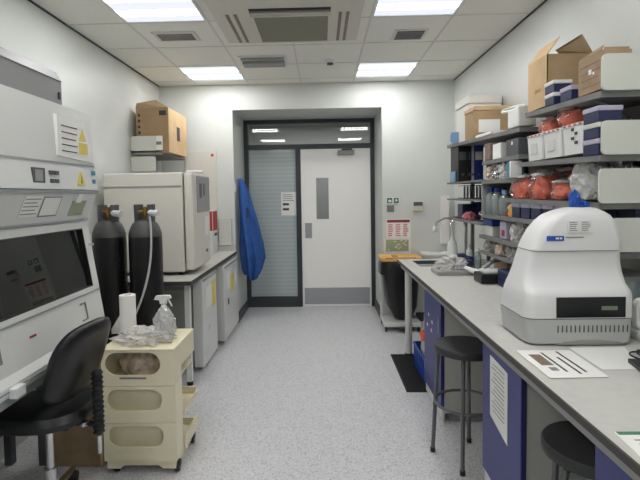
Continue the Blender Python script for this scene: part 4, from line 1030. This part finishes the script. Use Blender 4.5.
# far bay 1.226
zs = 1.227
simple(G().box(1.18, 1.29, 4.05, 4.2, zs, zs + .125, .008), 'navy_tub', 'navy', 'navy tub at the far end beneath the wire rack', 'tub')
simple(G().box(1.30, 1.42, 4.03, 4.2, zs, zs + .14, .008), 'blue_tub', 'binder', 'blue tub beside the navy tub', 'tub')
simple(G().lump((1.2, 3.92, zs), (.05, .06, .04), 72, .4, 4, 3), 'crumpled_pack', 'pink', 'crumpled pinkish packet in front of the navy tub', 'packet')
simple(G().lump((1.32, 3.88, zs), (.05, .06, .055), 73, .4, 4, 3), 'crumpled_pack', 'foil', 'silvery packet in front of the blue tub', 'packet')
bottle(1.36, 3.72, zs, .022, .09, 'small white dropper bottle near the middle of the far shelf', 'white', 'bottle_w')
# lower levels 1.145
zs = 1.146
simple(G().box(1.155, 1.33, 3.28, 3.44, zs + .07, zs + .115, .004), 'blue_tray', 'binder', 'deep blue tray lid on top of the pale tub', 'tray')
simple(G().box(1.16, 1.325, 3.29, 3.43, zs, zs + .069, .006), 'pale_tub', 'shelf_end', 'pale tub under the deep blue tray lid', 'tub')
simple(G().box(1.16, 1.26, 3.05, 3.16, zs, zs + .115, .012), 'lilac_tub', 'lav', 'lilac plastic tub on the lower shelf', 'tub')
simple(G().box(1.1585, 1.16, 3.07, 3.12, zs + .02, zs + .06), 'pink_label', 'maroon', 'maroon label on the lilac tub', 'label')
simple(G().lump((1.2, 2.93, zs), (.05, .06, .075), 75, .4, 4, 3), 'crumpled_pack', 'bag2', 'crumpled milky packet beside the lilac tub', 'packet')
simple(G().lump((1.2, 2.76, zs), (.045, .05, .07), 76, .3, 4, 3), 'crumpled_pack', 'foil', 'silvery packet beside the analyser on the lower shelf', 'packet')
zs = 1.031
for i, (x, y) in enumerate(((1.19, 3.4), (1.2, 3.2), (1.2, 3.0))):
    simple(G().lump((x, y, zs), (.045, .075, .055), 80 + i, .35, 4, 3), 'crumpled_pack', ['mid', 'tintbag', 'mid'][i], ['grey packet at the far end of the lowest shelf', 'beige packet in the middle of the lowest shelf', 'grey packet nearest the analyser on the lowest shelf'][i], 'packet')

# ================================================================== BENCH ITEMS (right, far)
zb = .851
t = thing('wash_bottle', 'white wash bottle with bent spout beside the sink', 'bottle', (1.13, 4.32, zb))
G().lathe(1.17, 4.33, [(.04, zb), (.043, zb + .01), (.043, zb + .12), (.035, zb + .16), (.016, zb + .185), (.016, zb + .2)], 22).build('bottle_body', M['bottle_w'], t, True)
G().tube([(1.17, 4.33, zb + .2), (1.17, 4.33, zb + .29), (1.15, 4.33, zb + .33), (1.11, 4.33, zb + .335), (1.08, 4.33, zb + .31), (1.075, 4.33, zb + .28)], .007).build('spout', M['bottle_w'], t, True)
t = thing('sink_tap', 'tall chrome swan-neck tap over the bench sink', 'tap', (1.2, 4.2, zb))
G().tube([(1.25, 4.2, zb), (1.25, 4.2, zb + .30), (1.235, 4.2, zb + .35), (1.19, 4.2, zb + .37), (1.14, 4.2, zb + .36), (1.12, 4.2, zb + .32)], .009).build('swan_neck', M['chrome'], t, True)
G().tube([(1.25, 4.2, zb), (1.25, 4.2, zb + .05)], .02).build('tap_base', M['chrome'], t, True)
G().tube([(1.22, 4.2, zb + .06), (1.19, 4.19, zb + .065)], .008).build('tap_lever', M['red'], t, True)
t = thing('wall_tap', 'chrome curved tap reaching left of the wash bottle', 'tap', (1.35, 4.32, zb))
G().tube([(1.3, 4.34, zb), (1.3, 4.34, zb + .36), (1.26, 4.34, zb + .385), (1.1, 4.34, zb + .37), (1.03, 4.34, zb + .33), (1.02, 4.34, zb + .28)], .008).build('swan_neck', M['mid'], t, True)
G().lathe(1.02, 4.34, [(.02, zb + .25), (.022, zb + .28), (.012, zb + .3)], 14).build('nozzle', M['white'], t, True)
bottle(1.215, 3.98, zb, .026, .17, 'slim clear bottle right of the tap', 'white', 'bottle_w')
bottle(1.22, 3.78, zb, .028, .16, 'clear squeeze bottle beside the navy cloth bundle', 'white', 'bottle')
bottle(1.3, 3.62, zb, .035, .15, 'pale bottle in front of the lowest shelf packets', 'mid', 'bottle_w')
# tray with foil + navy cloth
t = thing('instrument_tray', 'shallow grey tray holding crumpled wrapping near the sink', 'tray', (.95, 3.57, zb))
G().box(.83, 1.10, 3.47, 3.68, zb, zb + .03, .008).build('tray_body', M['mid'], t)
G().lump((.97, 3.60, zb + .025), (.10, .07, .06), 90, .5, 4, 2.5).build('crumpled_wrap', M['bag2'], t)
simple(G().lump((1.12, 3.86, zb), (.10, .10, .065), 91, .3, 4, 2.5), 'navy_cloth', 'navy', 'navy cloth bundle lying behind the grey tray', 'cloth', True)
# white tool holder and black box
t = thing('hand_tool', 'white pipette stand arm lying on its side beside the black bin bag', 'tool', (1.05, 3.35, zb))
G().tube([(1.04, 3.50, zb + .05), (1.09, 3.42, zb + .035), (1.13, 3.30, zb + .04)], [.016, .02, .014]).build('handle_arm', M['white'], t, True)
G().box(1.06, 1.20, 3.14, 3.26, zb + .065, zb + .085, .006).build('head_plate', M['white'], t)
G().box(1.03, 1.21, 3.12, 3.28, zb, zb + .064, .01).build('black_base', M['black'], t)
G().tube([(1.1, 3.3, zb + .075), (1.17, 3.32, zb + .12), (1.26, 3.35, zb + .135), (1.33, 3.33, zb + .10)], .013).build('curved_arm', M['mid'], t, True)
simple(G().box(1.12, 1.36, 2.72, 3.09, zb, zb + .11, .015), 'black_case', 'navy', 'dark navy case on the bench behind the analyser', 'case')
simple(G().lump((1.22, 2.88, zb + .111), (.09, .12, .05), 94, .3, 3), 'dark_pouch', 'black', 'black pouch lying on the dark navy case', 'pouch', True)
simple(G().box(1.28, 1.44, 3.35, 3.60, zb, zb + .15, .006), 'beige_carton', 'card_d', 'beige carton standing at the back of the bench', 'box')

# ================================================================== LIGHT, WORLD, CAMERA
w = bpy.data.worlds.new('World'); S.world = w; w.use_nodes = True
w.node_tree.nodes['Background'].inputs[0].default_value = (.02, .02, .022, 1)
a = bpy.data.lights.new('added_corridor_lamp', 'AREA'); a.shape = 'RECTANGLE'; a.size = 2.0; a.size_y = .3; a.energy = 22; a.color = (.97, .98, 1)
o = bpy.data.objects.new('added_corridor_lamp', a); COL.objects.link(o); o.location = (0, 7.2, 2.58)  # unseen area lamp added to light the corridor behind the door glass

cam = bpy.data.cameras.new('camera'); co = bpy.data.objects.new('camera', cam); COL.objects.link(co); S.camera = co
cam.sensor_width = 36; cam.lens = 27.0; cam.clip_start = .02
yaw, pit, rol = .02496, .04904, .01622
d = Vector((-math.sin(yaw) * math.cos(pit), math.cos(yaw) * math.cos(pit), -math.sin(pit)))
r0 = Vector((math.cos(yaw), math.sin(yaw), 0)); u0 = r0.cross(d)
r = r0 * math.cos(rol) - u0 * math.sin(rol); u_ = u0 * math.cos(rol) + r0 * math.sin(rol)
co.matrix_world = Matrix(((r.x, u_.x, -d.x, 0), (r.y, u_.y, -d.y, 0), (r.z, u_.z, -d.z, 1.45), (0, 0, 0, 1)))
cam.shift_x = 10.28 / 640; cam.shift_y = -21.47 / 640
S.view_settings.view_transform = 'Standard'; S.view_settings.look = 'None'; S.view_settings.gamma = 1
S.view_settings.exposure = .22
S.cycles.use_denoising = True; S.cycles.max_bounces = 10; S.cycles.transparent_max_bounces = 16
S.cycles.sample_clamp_indirect = 8
